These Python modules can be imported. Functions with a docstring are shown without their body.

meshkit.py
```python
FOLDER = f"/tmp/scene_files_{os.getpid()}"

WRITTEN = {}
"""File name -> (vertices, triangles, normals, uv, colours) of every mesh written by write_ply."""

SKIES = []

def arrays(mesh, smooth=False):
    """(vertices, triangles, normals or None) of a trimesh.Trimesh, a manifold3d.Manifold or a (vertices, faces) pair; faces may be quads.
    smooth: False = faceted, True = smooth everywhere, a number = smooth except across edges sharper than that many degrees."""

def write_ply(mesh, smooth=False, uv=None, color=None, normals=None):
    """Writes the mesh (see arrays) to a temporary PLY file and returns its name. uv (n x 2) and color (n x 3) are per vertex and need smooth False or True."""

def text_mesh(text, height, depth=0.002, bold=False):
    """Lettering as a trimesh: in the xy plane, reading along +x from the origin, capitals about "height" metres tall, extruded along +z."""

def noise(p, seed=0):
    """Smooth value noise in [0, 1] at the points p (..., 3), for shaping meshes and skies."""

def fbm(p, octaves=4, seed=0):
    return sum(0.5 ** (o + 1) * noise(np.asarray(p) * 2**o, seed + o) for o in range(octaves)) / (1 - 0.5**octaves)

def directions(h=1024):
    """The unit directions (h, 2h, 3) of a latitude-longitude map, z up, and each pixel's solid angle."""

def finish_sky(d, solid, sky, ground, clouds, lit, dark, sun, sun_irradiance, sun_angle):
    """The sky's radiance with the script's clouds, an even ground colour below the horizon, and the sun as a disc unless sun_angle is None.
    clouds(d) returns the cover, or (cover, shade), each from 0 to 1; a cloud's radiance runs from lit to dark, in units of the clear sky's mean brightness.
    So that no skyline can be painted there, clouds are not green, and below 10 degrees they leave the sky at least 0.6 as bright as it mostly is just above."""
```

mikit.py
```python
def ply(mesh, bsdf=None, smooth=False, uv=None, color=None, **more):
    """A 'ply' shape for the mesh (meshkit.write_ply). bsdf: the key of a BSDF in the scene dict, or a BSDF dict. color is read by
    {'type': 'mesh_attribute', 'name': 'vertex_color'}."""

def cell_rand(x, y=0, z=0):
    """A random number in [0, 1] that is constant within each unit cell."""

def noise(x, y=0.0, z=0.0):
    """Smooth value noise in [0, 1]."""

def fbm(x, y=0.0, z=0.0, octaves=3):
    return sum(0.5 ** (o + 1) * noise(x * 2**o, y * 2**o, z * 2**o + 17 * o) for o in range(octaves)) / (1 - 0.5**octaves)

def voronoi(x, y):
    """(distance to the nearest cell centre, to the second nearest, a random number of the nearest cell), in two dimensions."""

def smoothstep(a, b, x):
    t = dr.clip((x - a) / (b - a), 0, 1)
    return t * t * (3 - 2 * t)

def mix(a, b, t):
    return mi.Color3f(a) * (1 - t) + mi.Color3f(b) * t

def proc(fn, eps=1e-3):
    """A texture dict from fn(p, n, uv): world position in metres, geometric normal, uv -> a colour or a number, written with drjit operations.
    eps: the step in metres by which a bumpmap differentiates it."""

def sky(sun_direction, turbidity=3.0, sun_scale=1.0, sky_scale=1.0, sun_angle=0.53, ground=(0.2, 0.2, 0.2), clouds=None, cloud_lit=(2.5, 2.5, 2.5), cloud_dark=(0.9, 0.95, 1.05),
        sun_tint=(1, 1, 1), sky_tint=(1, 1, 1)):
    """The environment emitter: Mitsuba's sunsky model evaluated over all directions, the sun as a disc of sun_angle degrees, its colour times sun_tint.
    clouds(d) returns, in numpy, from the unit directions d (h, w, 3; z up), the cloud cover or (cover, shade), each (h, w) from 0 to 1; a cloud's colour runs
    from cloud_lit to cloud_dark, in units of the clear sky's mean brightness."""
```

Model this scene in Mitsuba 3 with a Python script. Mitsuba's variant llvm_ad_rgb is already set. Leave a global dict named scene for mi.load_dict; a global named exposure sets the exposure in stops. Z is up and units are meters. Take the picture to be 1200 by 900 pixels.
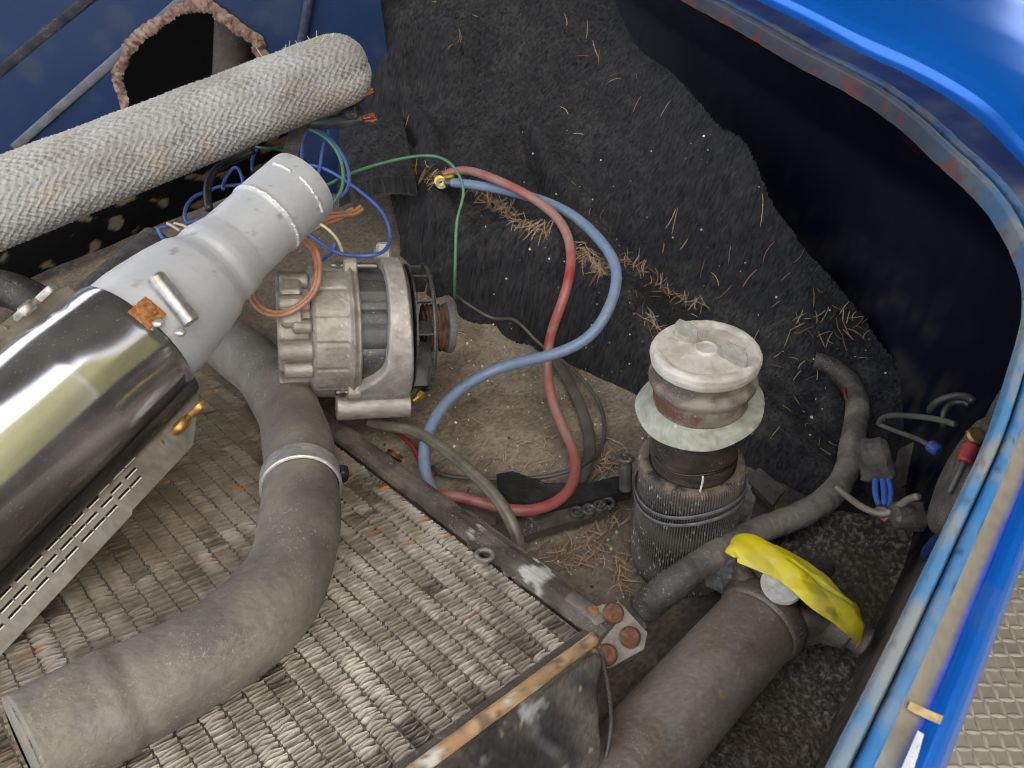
import math, random, numpy as np, trimesh, mitsuba as mi, mikit, meshkit, drjit as dr
import manifold3d as m3
from scipy.interpolate import CubicSpline, RBFInterpolator
from shapely.geometry import Polygon, LineString, Point
from mikit import ply, proc
from meshkit import fbm as F, noise as N
scene, labels = {'type': 'scene'}, {}
R = np.random.default_rng(7); random.seed(7)
# ---------------------------------------------------------------- camera, sky, exposure
CAM_H, PITCH, FPX = 0.62, math.radians(43.0), 900.0
FWD = np.array([0, math.cos(PITCH), -math.sin(PITCH)]); UPV = np.array([0, math.sin(PITCH), math.cos(PITCH)]); EYE = np.array([0, 0, CAM_H])
scene['camera'] = {'type': 'thinlens', 'fov': 2*math.degrees(math.atan(600/FPX)), 'fov_axis': 'x', 'near_clip': 0.01, 'far_clip': 200.0,
    'aperture_radius': 0.0005, 'focus_distance': 0.66,
    'to_world': mi.ScalarTransform4f().look_at(origin=EYE.tolist(), target=(EYE+FWD).tolist(), up=[0, 0, 1])}
scene['sky'] = mikit.sky([0.35, -0.6, 0.75], turbidity=3, sun_scale=0.15, sun_angle=60, clouds=lambda d: 1.0, cloud_lit=(2.35, 2.5, 2.75))
exposure = 3.3
def ray(u, v): return np.array([(u-600)/FPX, 0, 0]) + UPV*((450-v)/FPX) + FWD
def at(u, v, z):
    d = ray(u, v); return EYE + d*((z-CAM_H)/d[2])
def pd(u, v, t): return EYE + ray(u, v)*t
# ---------------------------------------------------------------- colour helpers
def lin(c):
    c = np.asarray(c, float)/255; return np.where(c < .04045, c/12.92, ((c+.055)/1.055)**2.4)
def sst(a, b, x):
    t = np.clip((x-a)/(b-a), 0, 1); return t*t*(3-2*t)
def mixc(a, b, t): return a*(1-t[:, None]) + b*t[:, None]
def wear(base, dirt=None, amt=.5, sc=30, speck=None, sp=.02, seed=0, var=.25, grain=500):
    """per-vertex colour: base with tone noise, patches of dirt, grain and specks"""
    b = lin(base); d = lin(dirt) if dirt is not None else b; d = b+(d-b)*.8
    def fn(V):
        n = F(V*sc*1.5+seed*3.7, 5, seed); c = mixc(np.tile(b, (len(V), 1)), d, sst(1-amt-.32, 1-amt+.32, n))
        c = c*(1+var*(2*F(V*sc*3+9, 3, seed+5)-1)[:, None])*(1+var*.8*(2*N(V*grain, seed+9)-1)[:, None])
        if speck is not None:
            c = mixc(c, lin(speck), (N(V*grain*.9, seed+21) > 1-sp*4).astype(float)*(N(V*grain*.31, seed+3) > .45))
        return np.clip(c, .003, .95)
    return fn
# ---------------------------------------------------------------- materials
scene['bump_fine'] = None; del scene['bump_fine']
def vc(rough, metallic=0.0, spec=.4, clear=0.0, bump=None, eps=4e-4, bscale=1.0, **k):
    b = {'type': 'principled', 'base_color': {'type': 'mesh_attribute', 'name': 'vertex_color'}, 'roughness': rough, 'metallic': metallic, 'specular': spec, 'clearcoat': clear, 'clearcoat_gloss': .9, **k}
    if bump is not None: b = {'type': 'bumpmap', 'arbitrary': proc(bump, eps), 'scale': bscale, 'bsdf': b}
    return {'type': 'twosided', 'bsdf': b}
def b_grain(p, n, uv): return 0.0006*mikit.noise(p.x*900, p.y*900, p.z*900) + 0.0010*mikit.noise(p.x*260, p.y*260, p.z*260)
def b_carpet(p, n, uv): return 0.0016*mikit.noise(p.x*700, p.y*700, p.z*700) + 0.0016*mikit.noise(p.x*330+5, p.y*330, p.z*330)
def b_cast(p, n, uv): return 0.00022*mikit.noise(p.x*1300, p.y*1300, p.z*1300) + 0.0005*mikit.noise(p.x*300, p.y*300, p.z*300)
def w_dust(p, n, uv):
    a = mikit.noise(p.x*1500, p.y*1500, p.z*1500); b = mikit.noise(p.x*520+7, p.y*520, p.z*520); c = mikit.fbm(p.x*60, p.y*60, p.z*60, 3)
    return dr.clip(.9*mikit.smoothstep(.70, .95, a)*mikit.smoothstep(.3, .7, c) + .8*mikit.smoothstep(.74, .9, b)*mikit.smoothstep(.35, .75, c) + .10*c, 0, .75)
def dusty(b, rgb=(.30, .265, .22)):
    return {'type': 'twosided', 'bsdf': {'type': 'blendbsdf', 'weight': proc(w_dust), 'a': b['bsdf'], 'b': {'type': 'diffuse', 'reflectance': {'type': 'rgb', 'value': list(rgb)}}}}
scene['m_matte'] = vc(.95, spec=.15, bump=b_cast)
scene['m_carpet'] = vc(1.0, spec=.05, bump=b_carpet, sheen=.12)
scene['m_floor'] = vc(1.0, spec=.08, bump=b_grain)
scene['m_rubber'] = dusty(vc(.55, spec=.4, bump=b_cast))
scene['m_plastic'] = dusty(vc(.38, spec=.5))
scene['m_cast'] = dusty(vc(.5, metallic=.35, spec=.5, bump=b_cast))
scene['m_metal'] = vc(.38, metallic=.75, spec=.5)
scene['m_paint'] = vc(.22, metallic=.45, spec=.6, clear=1.0)
scene['m_dull'] = dusty(vc(.6, spec=.35, clear=.1))
scene['m_satin'] = vc(.5, spec=.4, clear=.3)
scene['m_wing'] = vc(.6, spec=.12)
scene['m_wire'] = vc(.42, spec=.5)
def chrome_rough(p, n, uv): return 0.10 + 0.12*mikit.noise(p.x*60, p.y*60, p.z*60)
def chrome_dust(p, n, uv):
    f = mikit.fbm(p.x*22, p.y*22, p.z*22, 3); s = mikit.noise(p.x*900, p.y*900, p.z*900)
    return dr.clip(.12 + .20*mikit.smoothstep(.4, .75, f) + .28*mikit.smoothstep(.78, .95, s), 0, 1)
scene['m_chrome'] = {'type': 'twosided', 'bsdf': {'type': 'blendbsdf', 'weight': proc(chrome_dust),
    'a': {'type': 'roughconductor', 'material': 'Cr', 'alpha': .02, 'distribution': 'ggx'},
    'b': {'type': 'diffuse', 'reflectance': {'type': 'rgb', 'value': [.30, .28, .25]}}}}
scene['m_film'] = {'type': 'principledthin', 'base_color': {'type': 'rgb', 'value': [.88, .88, .87]}, 'roughness': .2, 'spec_trans': .75, 'diff_trans': .9, 'eta': 1.4}
scene['m_awning'] = {'type': 'principledthin', 'base_color': {'type': 'rgb', 'value': [.62, .60, .30]}, 'roughness': .9, 'diff_trans': 1.2}
# ---------------------------------------------------------------- mesh helpers
def tm(V, Fc):
    Fc = np.asarray(Fc)
    if Fc.shape[1] == 4: Fc = np.vstack([Fc[:, [0, 1, 2]], Fc[:, [0, 2, 3]]])
    return trimesh.Trimesh(np.asarray(V, float), Fc, process=False)
def grid_faces(nu, nv, wrap=False):
    i, j = np.meshgrid(np.arange(nu-1), np.arange(nv if wrap else nv-1), indexing='ij'); j2 = (j+1) % nv
    return np.stack([i*nv+j, i*nv+j2, (i+1)*nv+j2, (i+1)*nv+j], -1).reshape(-1, 4)
def unit(a): a = np.asarray(a, float); return a/np.linalg.norm(a)
def spl(pts, step=.004, n=None):
    P = np.asarray(pts, float); s = np.r_[0, np.cumsum(np.linalg.norm(np.diff(P, axis=0), axis=1)**.6)]
    c = CubicSpline(s, P); q = c(np.linspace(0, s[-1], 600)); L = np.r_[0, np.cumsum(np.linalg.norm(np.diff(q, axis=0), axis=1))]
    n = n or max(4, int(L[-1]/step)); k = np.linspace(0, L[-1], n)
    return np.stack([np.interp(k, L, q[:, i]) for i in range(3)], 1)
def frames(P, up=None):
    T = np.gradient(P, axis=0); T /= np.linalg.norm(T, axis=1, keepdims=True)
    a = np.array(up if up is not None else ([0, 0, 1] if abs(T[0, 2]) < .9 else [1, 0, 0]), float); A = []
    for t in T:
        a = unit(a - t*(a@t)); A.append(a)
    A = np.array(A); return T, A, np.cross(T, A)
def sweep(P, rad, sides=14, caps=True, up=None, disp=None, sect=None):
    """tube along P; rad scalar/array; disp(s, phi)->extra radius; sect(phi)->(a,b) cross-section"""
    P = np.asarray(P, float); T, A, B = frames(P, up); n = len(P)
    S = np.r_[0, np.cumsum(np.linalg.norm(np.diff(P, axis=0), axis=1))]
    ph = np.arange(sides)*2*np.pi/sides; r = np.broadcast_to(np.asarray(rad, float), (n,))[:, None]*np.ones((1, sides))
    if disp is not None: r = r + disp(S[:, None]*np.ones((1, sides)), ph[None]*np.ones((n, 1)))
    ca, sa = (np.cos(ph), np.sin(ph)) if sect is None else sect(ph)
    V = P[:, None] + r[..., None]*(ca[None, :, None]*A[:, None] + sa[None, :, None]*B[:, None])
    V = V.reshape(-1, 3); Q = grid_faces(n, sides, True); Ft = np.vstack([Q[:, [0, 1, 2]], Q[:, [0, 2, 3]]])
    if caps:
        V = np.vstack([V, P[0], P[-1]]); k = np.arange(sides); c0, c1 = n*sides, n*sides+1
        Ft = np.vstack([Ft, np.stack([np.full(sides, c0), (k+1) % sides, k], 1), np.stack([np.full(sides, c1), (n-1)*sides+k, (n-1)*sides+(k+1) % sides], 1)])
    m = tm(V, Ft); m.invert() if False else None
    m.metadata['S'] = np.r_[np.repeat(S, sides), [0, S[-1]]] if caps else np.repeat(S, sides)
    m.metadata['phi'] = np.r_[np.tile(ph, n), [0, 0]] if caps else np.tile(ph, n)
    return m
def frame(o, z, x=(0, 0, 1)):
    z = unit(z); x = np.asarray(x, float); x = unit(x - z*(x@z)); M = np.eye(4); M[:3, 0], M[:3, 1], M[:3, 2], M[:3, 3] = x, np.cross(z, x), z, o; return M
def put(m, M): m = m.copy(); m.apply_transform(M); return m
def lathe(prof, sides=64, ph0=0, ph1=2*np.pi, disp=None, step=.004):
    """profile [(r, z)...] about +z (resampled to step), optional disp(r, z, phi)->r"""
    P = np.asarray(prof, float); o = [P[0]]
    for a, b in zip(P[:-1], P[1:]):
        k = max(1, int(np.ceil(np.linalg.norm(b-a)/step))); o += [a+(b-a)*i/k for i in range(1, k+1)]
    P = np.array(o); full = abs(ph1-ph0-2*np.pi) < 1e-6; n = sides if full else sides+1
    ph = ph0 + np.arange(n)*(ph1-ph0)/sides; r, z, p = P[:, :1]*np.ones((1, n)), P[:, 1:]*np.ones((1, n)), ph[None]*np.ones((len(P), 1))
    if disp is not None: r = disp(r, z, p)
    return tm(np.stack([r*np.cos(p), r*np.sin(p), z], -1).reshape(-1, 3), grid_faces(len(P), n, full))
def cbox(sx, sy, sz, c=.002):
    c = min(c, sx*.45, sy*.45, sz*.45); P = []
    for s in np.ndindex(2, 2, 2):
        q = np.array([sx, sy, sz])/2*(2*np.array(s)-1); g = c*(2*np.array(s)-1)
        for k in range(3):
            e = q - g; e[k] = q[k]; P.append(e)
    return trimesh.convex.convex_hull(np.array(P))
def hull(*ms): return trimesh.convex.convex_hull(np.vstack([m.vertices for m in ms]))
def ball(c, r, s=2): m = trimesh.creation.icosphere(s, r); m.apply_translation(c); return m
def cyl(a, b, r, sides=24, ch=.0015):
    a, b = np.asarray(a, float), np.asarray(b, float); L = np.linalg.norm(b-a); ch = min(ch, r*.4, L*.4)
    return put(lathe([(0, 0), (r-ch, 0), (r, ch), (r, L-ch), (r-ch, L), (0, L)], sides, step=.01), frame(a, b-a, (0.3, .2, .9) if abs(unit(b-a)[2]) < .9 else (1, 0, 0)))
def dense(m, s):
    m = m.copy(); v, f = trimesh.remesh.subdivide_to_size(m.vertices, m.faces, s, max_iter=12); t = tm(v, f); t.merge_vertices(); return t
def extr(poly, h, c=0): return trimesh.creation.extrude_polygon(poly, h, engine='earcut')
def cat(*ms): return trimesh.util.concatenate([tm(m.vertices, m.faces) for m in ms])
def sheet(fn, nu, nv):
    u, v = np.meshgrid(np.linspace(0, 1, nu), np.linspace(0, 1, nv), indexing='ij'); return tm(fn(u.ravel(), v.ravel()), grid_faces(nu, nv))
def jitter(m, a, sc=60, seed=0):
    V = m.vertices; n = np.stack([F(V*sc+k*31, 3, seed+k) for k in range(3)], 1)-.5; m = m.copy(); m.vertices = V+2*a*n; return m
def add(key, mesh, bsdf, color=(128, 128, 128), smooth=35, **k):
    m = mesh
    if smooth and smooth is not True: m = trimesh.graph.smooth_shade(tm(m.vertices, m.faces), angle=np.radians(smooth), facet_minarea=None)
    V = np.asarray(m.vertices)
    if bsdf in ('m_chrome', 'm_film', 'm_awning'): scene[key] = ply(m, bsdf, smooth=bool(smooth), **k); return key
    C = color(V) if callable(color) else (wear(color, var=.12)(V) if isinstance(color, tuple) else color)
    scene[key] = ply(m, bsdf, smooth=bool(smooth), color=C, **k); return key
cnt = {}
def num(name):
    k = cnt.get(name, 0); cnt[name] = k+1; return name if k == 0 else f'{name}_{k:03d}'
def lab(key, label=None, cat_=None, group=None, kind=None):
    d = {}
    if label: d['label'] = label
    if cat_: d['category'] = cat_
    if group: d['group'] = group
    if kind: d['kind'] = kind
    labels[key] = d; return key
# ================================================================ SETTING: floor, carpet, car body
# control points of the carpet over the wheel arch: (pixel u, v, height)
CP = [(470,300,.0),(505,335,.0),(535,357,.0),(620,404,.0),(690,437,.0),(742,462,.0),(800,495,.0),(868,542,.0),(930,575,.0),(980,600,.0),
      (505,322,.03),(560,354,.030),(640,388,.030),(720,424,.030),(800,470,.024),
      (492,212,.104),(500,240,.102),(560,298,.094),(620,319,.096),(690,346,.088),(750,381,.070),(800,420,.044),
      (540,236,.092),(600,262,.070),(650,285,.058),(700,310,.047),(760,345,.036),(830,385,.032),(900,440,.024),(960,500,.014),(1000,555,.006),
      (430,20,.25),(480,0,.28),(560,0,.28),(640,0,.28),(720,8,.27),(430,-120,.34),(560,-120,.35),(700,-120,.34),(780,-60,.33),
      (430,80,.195),(470,60,.225),(520,60,.23),(560,100,.19),(640,100,.19),(700,100,.19),(780,90,.228),
      (440,120,.15),(485,120,.155),(620,180,.13),(700,200,.125),(780,200,.15),(850,200,.183),(900,240,.163),(950,300,.123),(1010,370,.074),(1075,450,.034),
      (455,160,.12),(470,200,.105),(515,180,.125),(560,210,.112),(700,265,.078),(780,280,.084),(860,300,.1),(940,320,.108),(850,360,.048),(940,400,.054),(1010,400,.054),(1050,500,.014)]
cw = np.array([at(*c) for c in CP]); cw = np.vstack([cw, cw[:10]+[-.014, -.020, -.045], (cw[:9]+cw[1:10])/2+[-.013, -.019, -.045], (cw[:9]+cw[1:10])/2])
rbf = RBFInterpolator(cw[:, :2]*10, cw[:, 2], kernel='thin_plate_spline', smoothing=.00004)
gx, gy = np.linspace(-.40, .62, 341), np.linspace(.40, 1.30, 301)
GX, GY = np.meshgrid(gx, gy, indexing='ij'); GZ = rbf(np.stack([GX.ravel(), GY.ravel()], 1)*10).reshape(GX.shape)
from scipy.interpolate import RegularGridInterpolator
_z = RegularGridInterpolator((gx, gy), GZ, bounds_error=False, fill_value=-.2)
EDGE = np.array([at(600,-260,.42),at(715,0,.275),at(770,70,.238),at(840,170,.195),at(900,238,.165),at(950,300,.125),at(1010,370,.075),at(1075,450,.035),at(1110,520,.0),at(1100,640,-.02)])
def edge_side(x, y):                          # > 0 : beyond the carpet's edge (towards the wing)
    best = np.full(x.shape, 9.0); sgn = np.zeros(x.shape)
    for a, b in zip(EDGE[:-1, :2], EDGE[1:, :2]):
        d = b-a; t = np.clip(((x-a[0])*d[0]+(y-a[1])*d[1])/(d@d), 0, 1); dx, dy = x-a[0]-t*d[0], y-a[1]-t*d[1]
        q = np.hypot(dx, dy); s = np.sign(dx*(-d[1])+dy*d[0])*-1; k = q < best; best = np.where(k, q, best); sgn = np.where(k, s, sgn)
    return best*sgn*-1
def folds(x, y):
    """soft folds and creases of the carpet, in plan"""
    def crease(a, b, w, h):
        a, b = at(*a)[:2], at(*b)[:2]; d = b-a; L = np.linalg.norm(d); t = ((x-a[0])*d[0]+(y-a[1])*d[1])/L**2
        s = (-(x-a[0])*d[1]+(y-a[1])*d[0])/L + .006*np.sin(t*5); return h*np.exp(-(s/w)**2)*sst(-.15, .1, t)*(1-sst(.9, 1.15, t))
    return (crease((478,40,.25),(506,195,.11),.016,.034)-crease((462,60,.22),(486,190,.10),.012,.030)+crease((560,120,.2),(590,215,.11),.03,.020)
            -crease((618,110,.195),(656,245,.10),.007,.018)+crease((640,120,.195),(676,238,.10),.016,.012)-crease((705,170,.17),(724,258,.10),.007,.010)+crease((735,160,.17),(752,262,.10),.02,.008))
def zcarpet(x, y): return _z(np.stack([np.ravel(x), np.ravel(y)], 1)).reshape(np.shape(x)) + folds(x, y)
def zfloor(x, y):
    P = np.stack([x, y, 0*np.asarray(x)], -1); return .006*(F(P*14, 3, 4)-.5) + .0025*(F(P*70, 3, 8)-.5)
def hit(u, v, lift=0.0):
    d = ray(u, v); t = np.linspace(.3, 1.6, 1400); P = EYE+d*t[:, None]
    h = np.maximum(zfloor(P[:, 0], P[:, 1]), np.where(edge_side(P[:, 0], P[:, 1]) < 0, zcarpet(P[:, 0], P[:, 1]), -1))
    k = np.argmax(P[:, 2] < h); p = P[k].copy(); p[2] += lift; return p
# floor
x, y = np.linspace(-.95, .62, 620), np.linspace(.02, 1.15, 470); X, Y = np.meshgrid(x, y, indexing='ij')
V = np.stack([X, Y, zfloor(X, Y)], -1).reshape(-1, 3); V[:, 2] += .0018*(N(V*520, 3)-.5)
def floor_col(V):
    n = F(V*9, 4, 2); n2 = F(V*38, 4, 5); c = mixc(np.tile(lin((136, 124, 108)), (len(V), 1)), lin((104, 93, 79)), sst(.32, .70, n2)*.75)
    a = at(560, 480, 0); d = np.hypot(V[:, 0]-a[0], V[:, 1]-a[1]); c = mixc(c, lin((110, 100, 88)), sst(.08, .3, d+.14*(n-.5))*.8)
    b0, b1 = at(700, 640, 0), at(960, 800, 0); t = ((V[:, :2]-b0[:2])@(b1-b0)[:2])/((b1-b0)[:2]@(b1-b0)[:2])     # bare dark carpet away from the worn dusty area
    c = mixc(c, lin((78, 73, 66)), sst(.2, .6, t+.5*(n2-.5)))
    c = c*(1+.5*(2*N(V*600, 9)-1)[:, None])
    c = mixc(c, lin((196, 186, 165)), ((N(V*480, 31) > .965) & (n2 > .42)).astype(float)*.7)
    return np.clip(c, .004, .9)
FV = V
# carpet over the arch
step = .0019; x, y = np.arange(-.40, .60, step), np.arange(.42, 1.25, step); X, Y = np.meshgrid(x, y, indexing='ij'); Z = zcarpet(X, Y)
V = np.stack([X, Y, Z], -1).reshape(-1, 3); es = edge_side(X, Y).ravel()
nrm = np.stack([-np.gradient(Z, step, axis=0), -np.gradient(Z, step, axis=1), np.ones_like(Z)], -1).reshape(-1, 3); nrm /= np.linalg.norm(nrm, axis=1, keepdims=True)
V += nrm*(.0012*(N(V*430, 1)-.5) + (.0006*(F(V*120, 3, 6)-.5) + .005*(F(V*22, 2, 3)-.5))*sst(.0, .035, V[:, 2]))[:, None]
Q = grid_faces(len(x), len(y)); 
LE = np.array([at(425,-120,.34),at(412,20,.25),at(415,80,.195),at(424,120,.15),at(438,160,.12),at(452,200,.105),at(462,230,.09),at(468,300,0)])
o = np.argsort(LE[:, 1]); xl = np.interp(V[:, 1], LE[o, 1], LE[o, 0]) + .004*(F(V*40, 3, 77)-.5)
ok = ((V[:, 2] > -.006) & (es < .004) & (V[:, 0] > xl))
Q = Q[ok[Q].all(1)]; used = np.unique(Q); mp = np.full(len(V), -1); mp[used] = np.arange(len(used)); carp = tm(V[used], mp[Q]); CUP = nrm[used][:, 2]
def carpet_col(V, up=1.0):
    n = F(V*16, 4, 7); n2 = F(V*60, 4, 3); low = sst(.16, .03, V[:, 2])
    c = mixc(np.tile(lin((44, 44, 46)), (len(V), 1)), lin((54, 53, 53)), sst(.3, .75, n2)*.8)
    top = sst(.45, .62, n+.10*low); c = mixc(c, lin((82, 80, 77)), top*(.12+.45*low)*sst(.3, .75, n2)*sst(.45, .9, up+0*n))   # dust that has settled low down
    c = c*(1+.75*(2*N(V*560, 13)-1)[:, None])
    c = mixc(c, lin((205, 200, 190)), ((N(V*420, 17) > .985) & (N(V*41, 2) > .5)).astype(float)*.4)
    return np.clip(c, .003, .9)
add('wheel_arch_carpet', carp, 'm_carpet', carpet_col(carp.vertices, CUP), True)
lab('wheel_arch_carpet', 'large dusty black carpet folded over the wheel arch, littered with pine needles', 'carpet')
# loose carpet flap in front of the fold
def flap(u, v):
    a, b, c, d = at(398,150,.115), at(470,130,.14), at(395,228,.085), at(488,215,.122)
    P = a*((1-u)*(1-v))[:, None]+b*(u*(1-v))[:, None]+c*((1-u)*v)[:, None]+d*(u*v)[:, None]
    P[:, 2] += .010*np.sin(u*3)+.003*(F(P*60, 3, 2)-.5) - .02*(v > .96); P += (.002*(N(P*430, 5)-.5))[:, None]; return P
add('carpet_flap', sheet(flap, 70, 70), 'm_carpet', carpet_col, True)
lab('carpet_flap', 'dark flat carpet flap with a cut corner beside the tangle of blue wires', 'carpet')
# ---- car body: flange, gutter, fender, inner wing, bulkhead
ZL = .35
LP = [(560,-150),(700,-70),(828,0),(888,32),(944,64),(996,90),(1060,132),(1104,172),(1152,216),(1184,260),(1205,310),(1207,355),(1196,400),(1168,488),(1140,552),(1092,652),(1030,780),(970,900),(925,1000),(880,1120)]
L3 = spl([at(u, v, ZL) for u, v in LP], n=520); L3[:, 2] = ZL
T = np.gradient(L3, axis=0); T[:, 2] = 0; T /= np.linalg.norm(T, axis=1, keepdims=True); OUT = np.stack([-T[:, 1], T[:, 0], 0*T[:, 0]], 1)
if OUT[260] @ np.array([1, 0, 0]) < 0: OUT = -OUT
from scipy.ndimage import gaussian_filter1d as g1
OUT = g1(OUT, 12, axis=0); OUT /= np.linalg.norm(OUT, axis=1, keepdims=True)
SL = np.r_[0, np.cumsum(np.linalg.norm(np.diff(L3, axis=0), axis=1))]; near = sst(.62, .80, SL/SL[-1])     # 0 far side .. 1 near side
BOD = Polygon([tuple(q) for q in (L3+OUT*(.16*(1-near)+.024*near)[:, None])[:, :2]]+[(-.5, -.6), (-2.5, -.6), (-2.5, 2.5), (0, 2.5)]).buffer(0)
import shapely
FQ = grid_faces(620, 470); FK = shapely.contains_xy(BOD, FV[:, 0], FV[:, 1]); FQ = FQ[FK[FQ].all(1)]
add('floor', tm(FV, FQ), 'm_floor', floor_col, True); lab('floor', kind='structure')
NAVY, BLUE = (9, 22, 56), (10, 70, 190)
def strip(key, prof_far, prof_near, mat, col, wob=0.0, smooth=True, s0=0, s1=520):
    a, b = np.asarray(prof_far, float), np.asarray(prof_near, float); o = [0]
    k = np.linspace(0, len(a)-1, max(len(a), 1+int(sum(np.linalg.norm(np.diff(b, axis=0), axis=1))/.0016)))
    if len(k) > 46: k = np.linspace(0, len(a)-1, 46)
    a = np.stack([np.interp(k, np.arange(len(a)), a[:, i]) for i in range(2)], 1); b = np.stack([np.interp(k, np.arange(len(b)), b[:, i]) for i in range(2)], 1)
    i = np.arange(s0, s1); pr = a[None]*(1-near[i])[:, None, None] + b[None]*near[i][:, None, None]
    V = L3[i][:, None] + OUT[i][:, None]*pr[..., :1] + np.array([0, 0, 1.0])*pr[..., 1:]
    V = V.reshape(-1, 3); 
    if wob: V[:, 2] += wob*(F(V*90, 3, 4)-.5); V[:, :2] += wob*(F(V*70, 3, 9)-.5)[:, None]*.6
    m = tm(V, grid_faces(len(i), len(k))); m.metadata['q'] = np.tile(np.linspace(0, 1, len(k)), len(i)); m.metadata['near'] = np.repeat(near[i], len(k)); m.metadata['s'] = np.repeat(SL[i]/SL[-1], len(k))
    add(key, m, mat, col(m) if col.__code__.co_argcount == 1 and col.__name__ == 'mcol' else col, smooth); return m
lab('car_body', 'metallic blue car body round the opening, with dusty gutter and torn bulkhead', 'car body')
def mk(fn):
    def mcol(m): return fn(np.asarray(m.vertices), m.metadata)
    return mcol
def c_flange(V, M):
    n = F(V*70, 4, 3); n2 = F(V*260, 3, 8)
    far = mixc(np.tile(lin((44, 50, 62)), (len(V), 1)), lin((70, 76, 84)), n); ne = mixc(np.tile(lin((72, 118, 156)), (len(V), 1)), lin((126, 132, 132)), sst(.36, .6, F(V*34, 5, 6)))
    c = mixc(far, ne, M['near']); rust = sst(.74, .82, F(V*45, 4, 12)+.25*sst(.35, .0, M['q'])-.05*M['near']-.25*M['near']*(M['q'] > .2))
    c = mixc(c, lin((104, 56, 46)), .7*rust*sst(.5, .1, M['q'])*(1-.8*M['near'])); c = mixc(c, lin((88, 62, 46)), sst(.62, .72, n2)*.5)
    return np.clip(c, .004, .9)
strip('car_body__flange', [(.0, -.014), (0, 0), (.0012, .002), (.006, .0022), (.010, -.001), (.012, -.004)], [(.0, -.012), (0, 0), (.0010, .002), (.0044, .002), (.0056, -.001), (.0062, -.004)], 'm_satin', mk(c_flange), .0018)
def c_bead(V, M):
    n = F(V*60, 4, 23); far = mixc(np.tile(lin((40, 62, 98)), (len(V), 1)), lin((64, 70, 78)), sst(.4, .6, n)); ne = mixc(np.tile(lin((50, 108, 160)), (len(V), 1)), lin((116, 128, 134)), sst(.42, .66, F(V*38, 5, 21)))
    c = mixc(far, ne, M['near']); return np.clip(mixc(c, lin((40, 38, 40)), sst(.6, .7, F(V*200, 3, 2))*.6), .004, .9)
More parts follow.
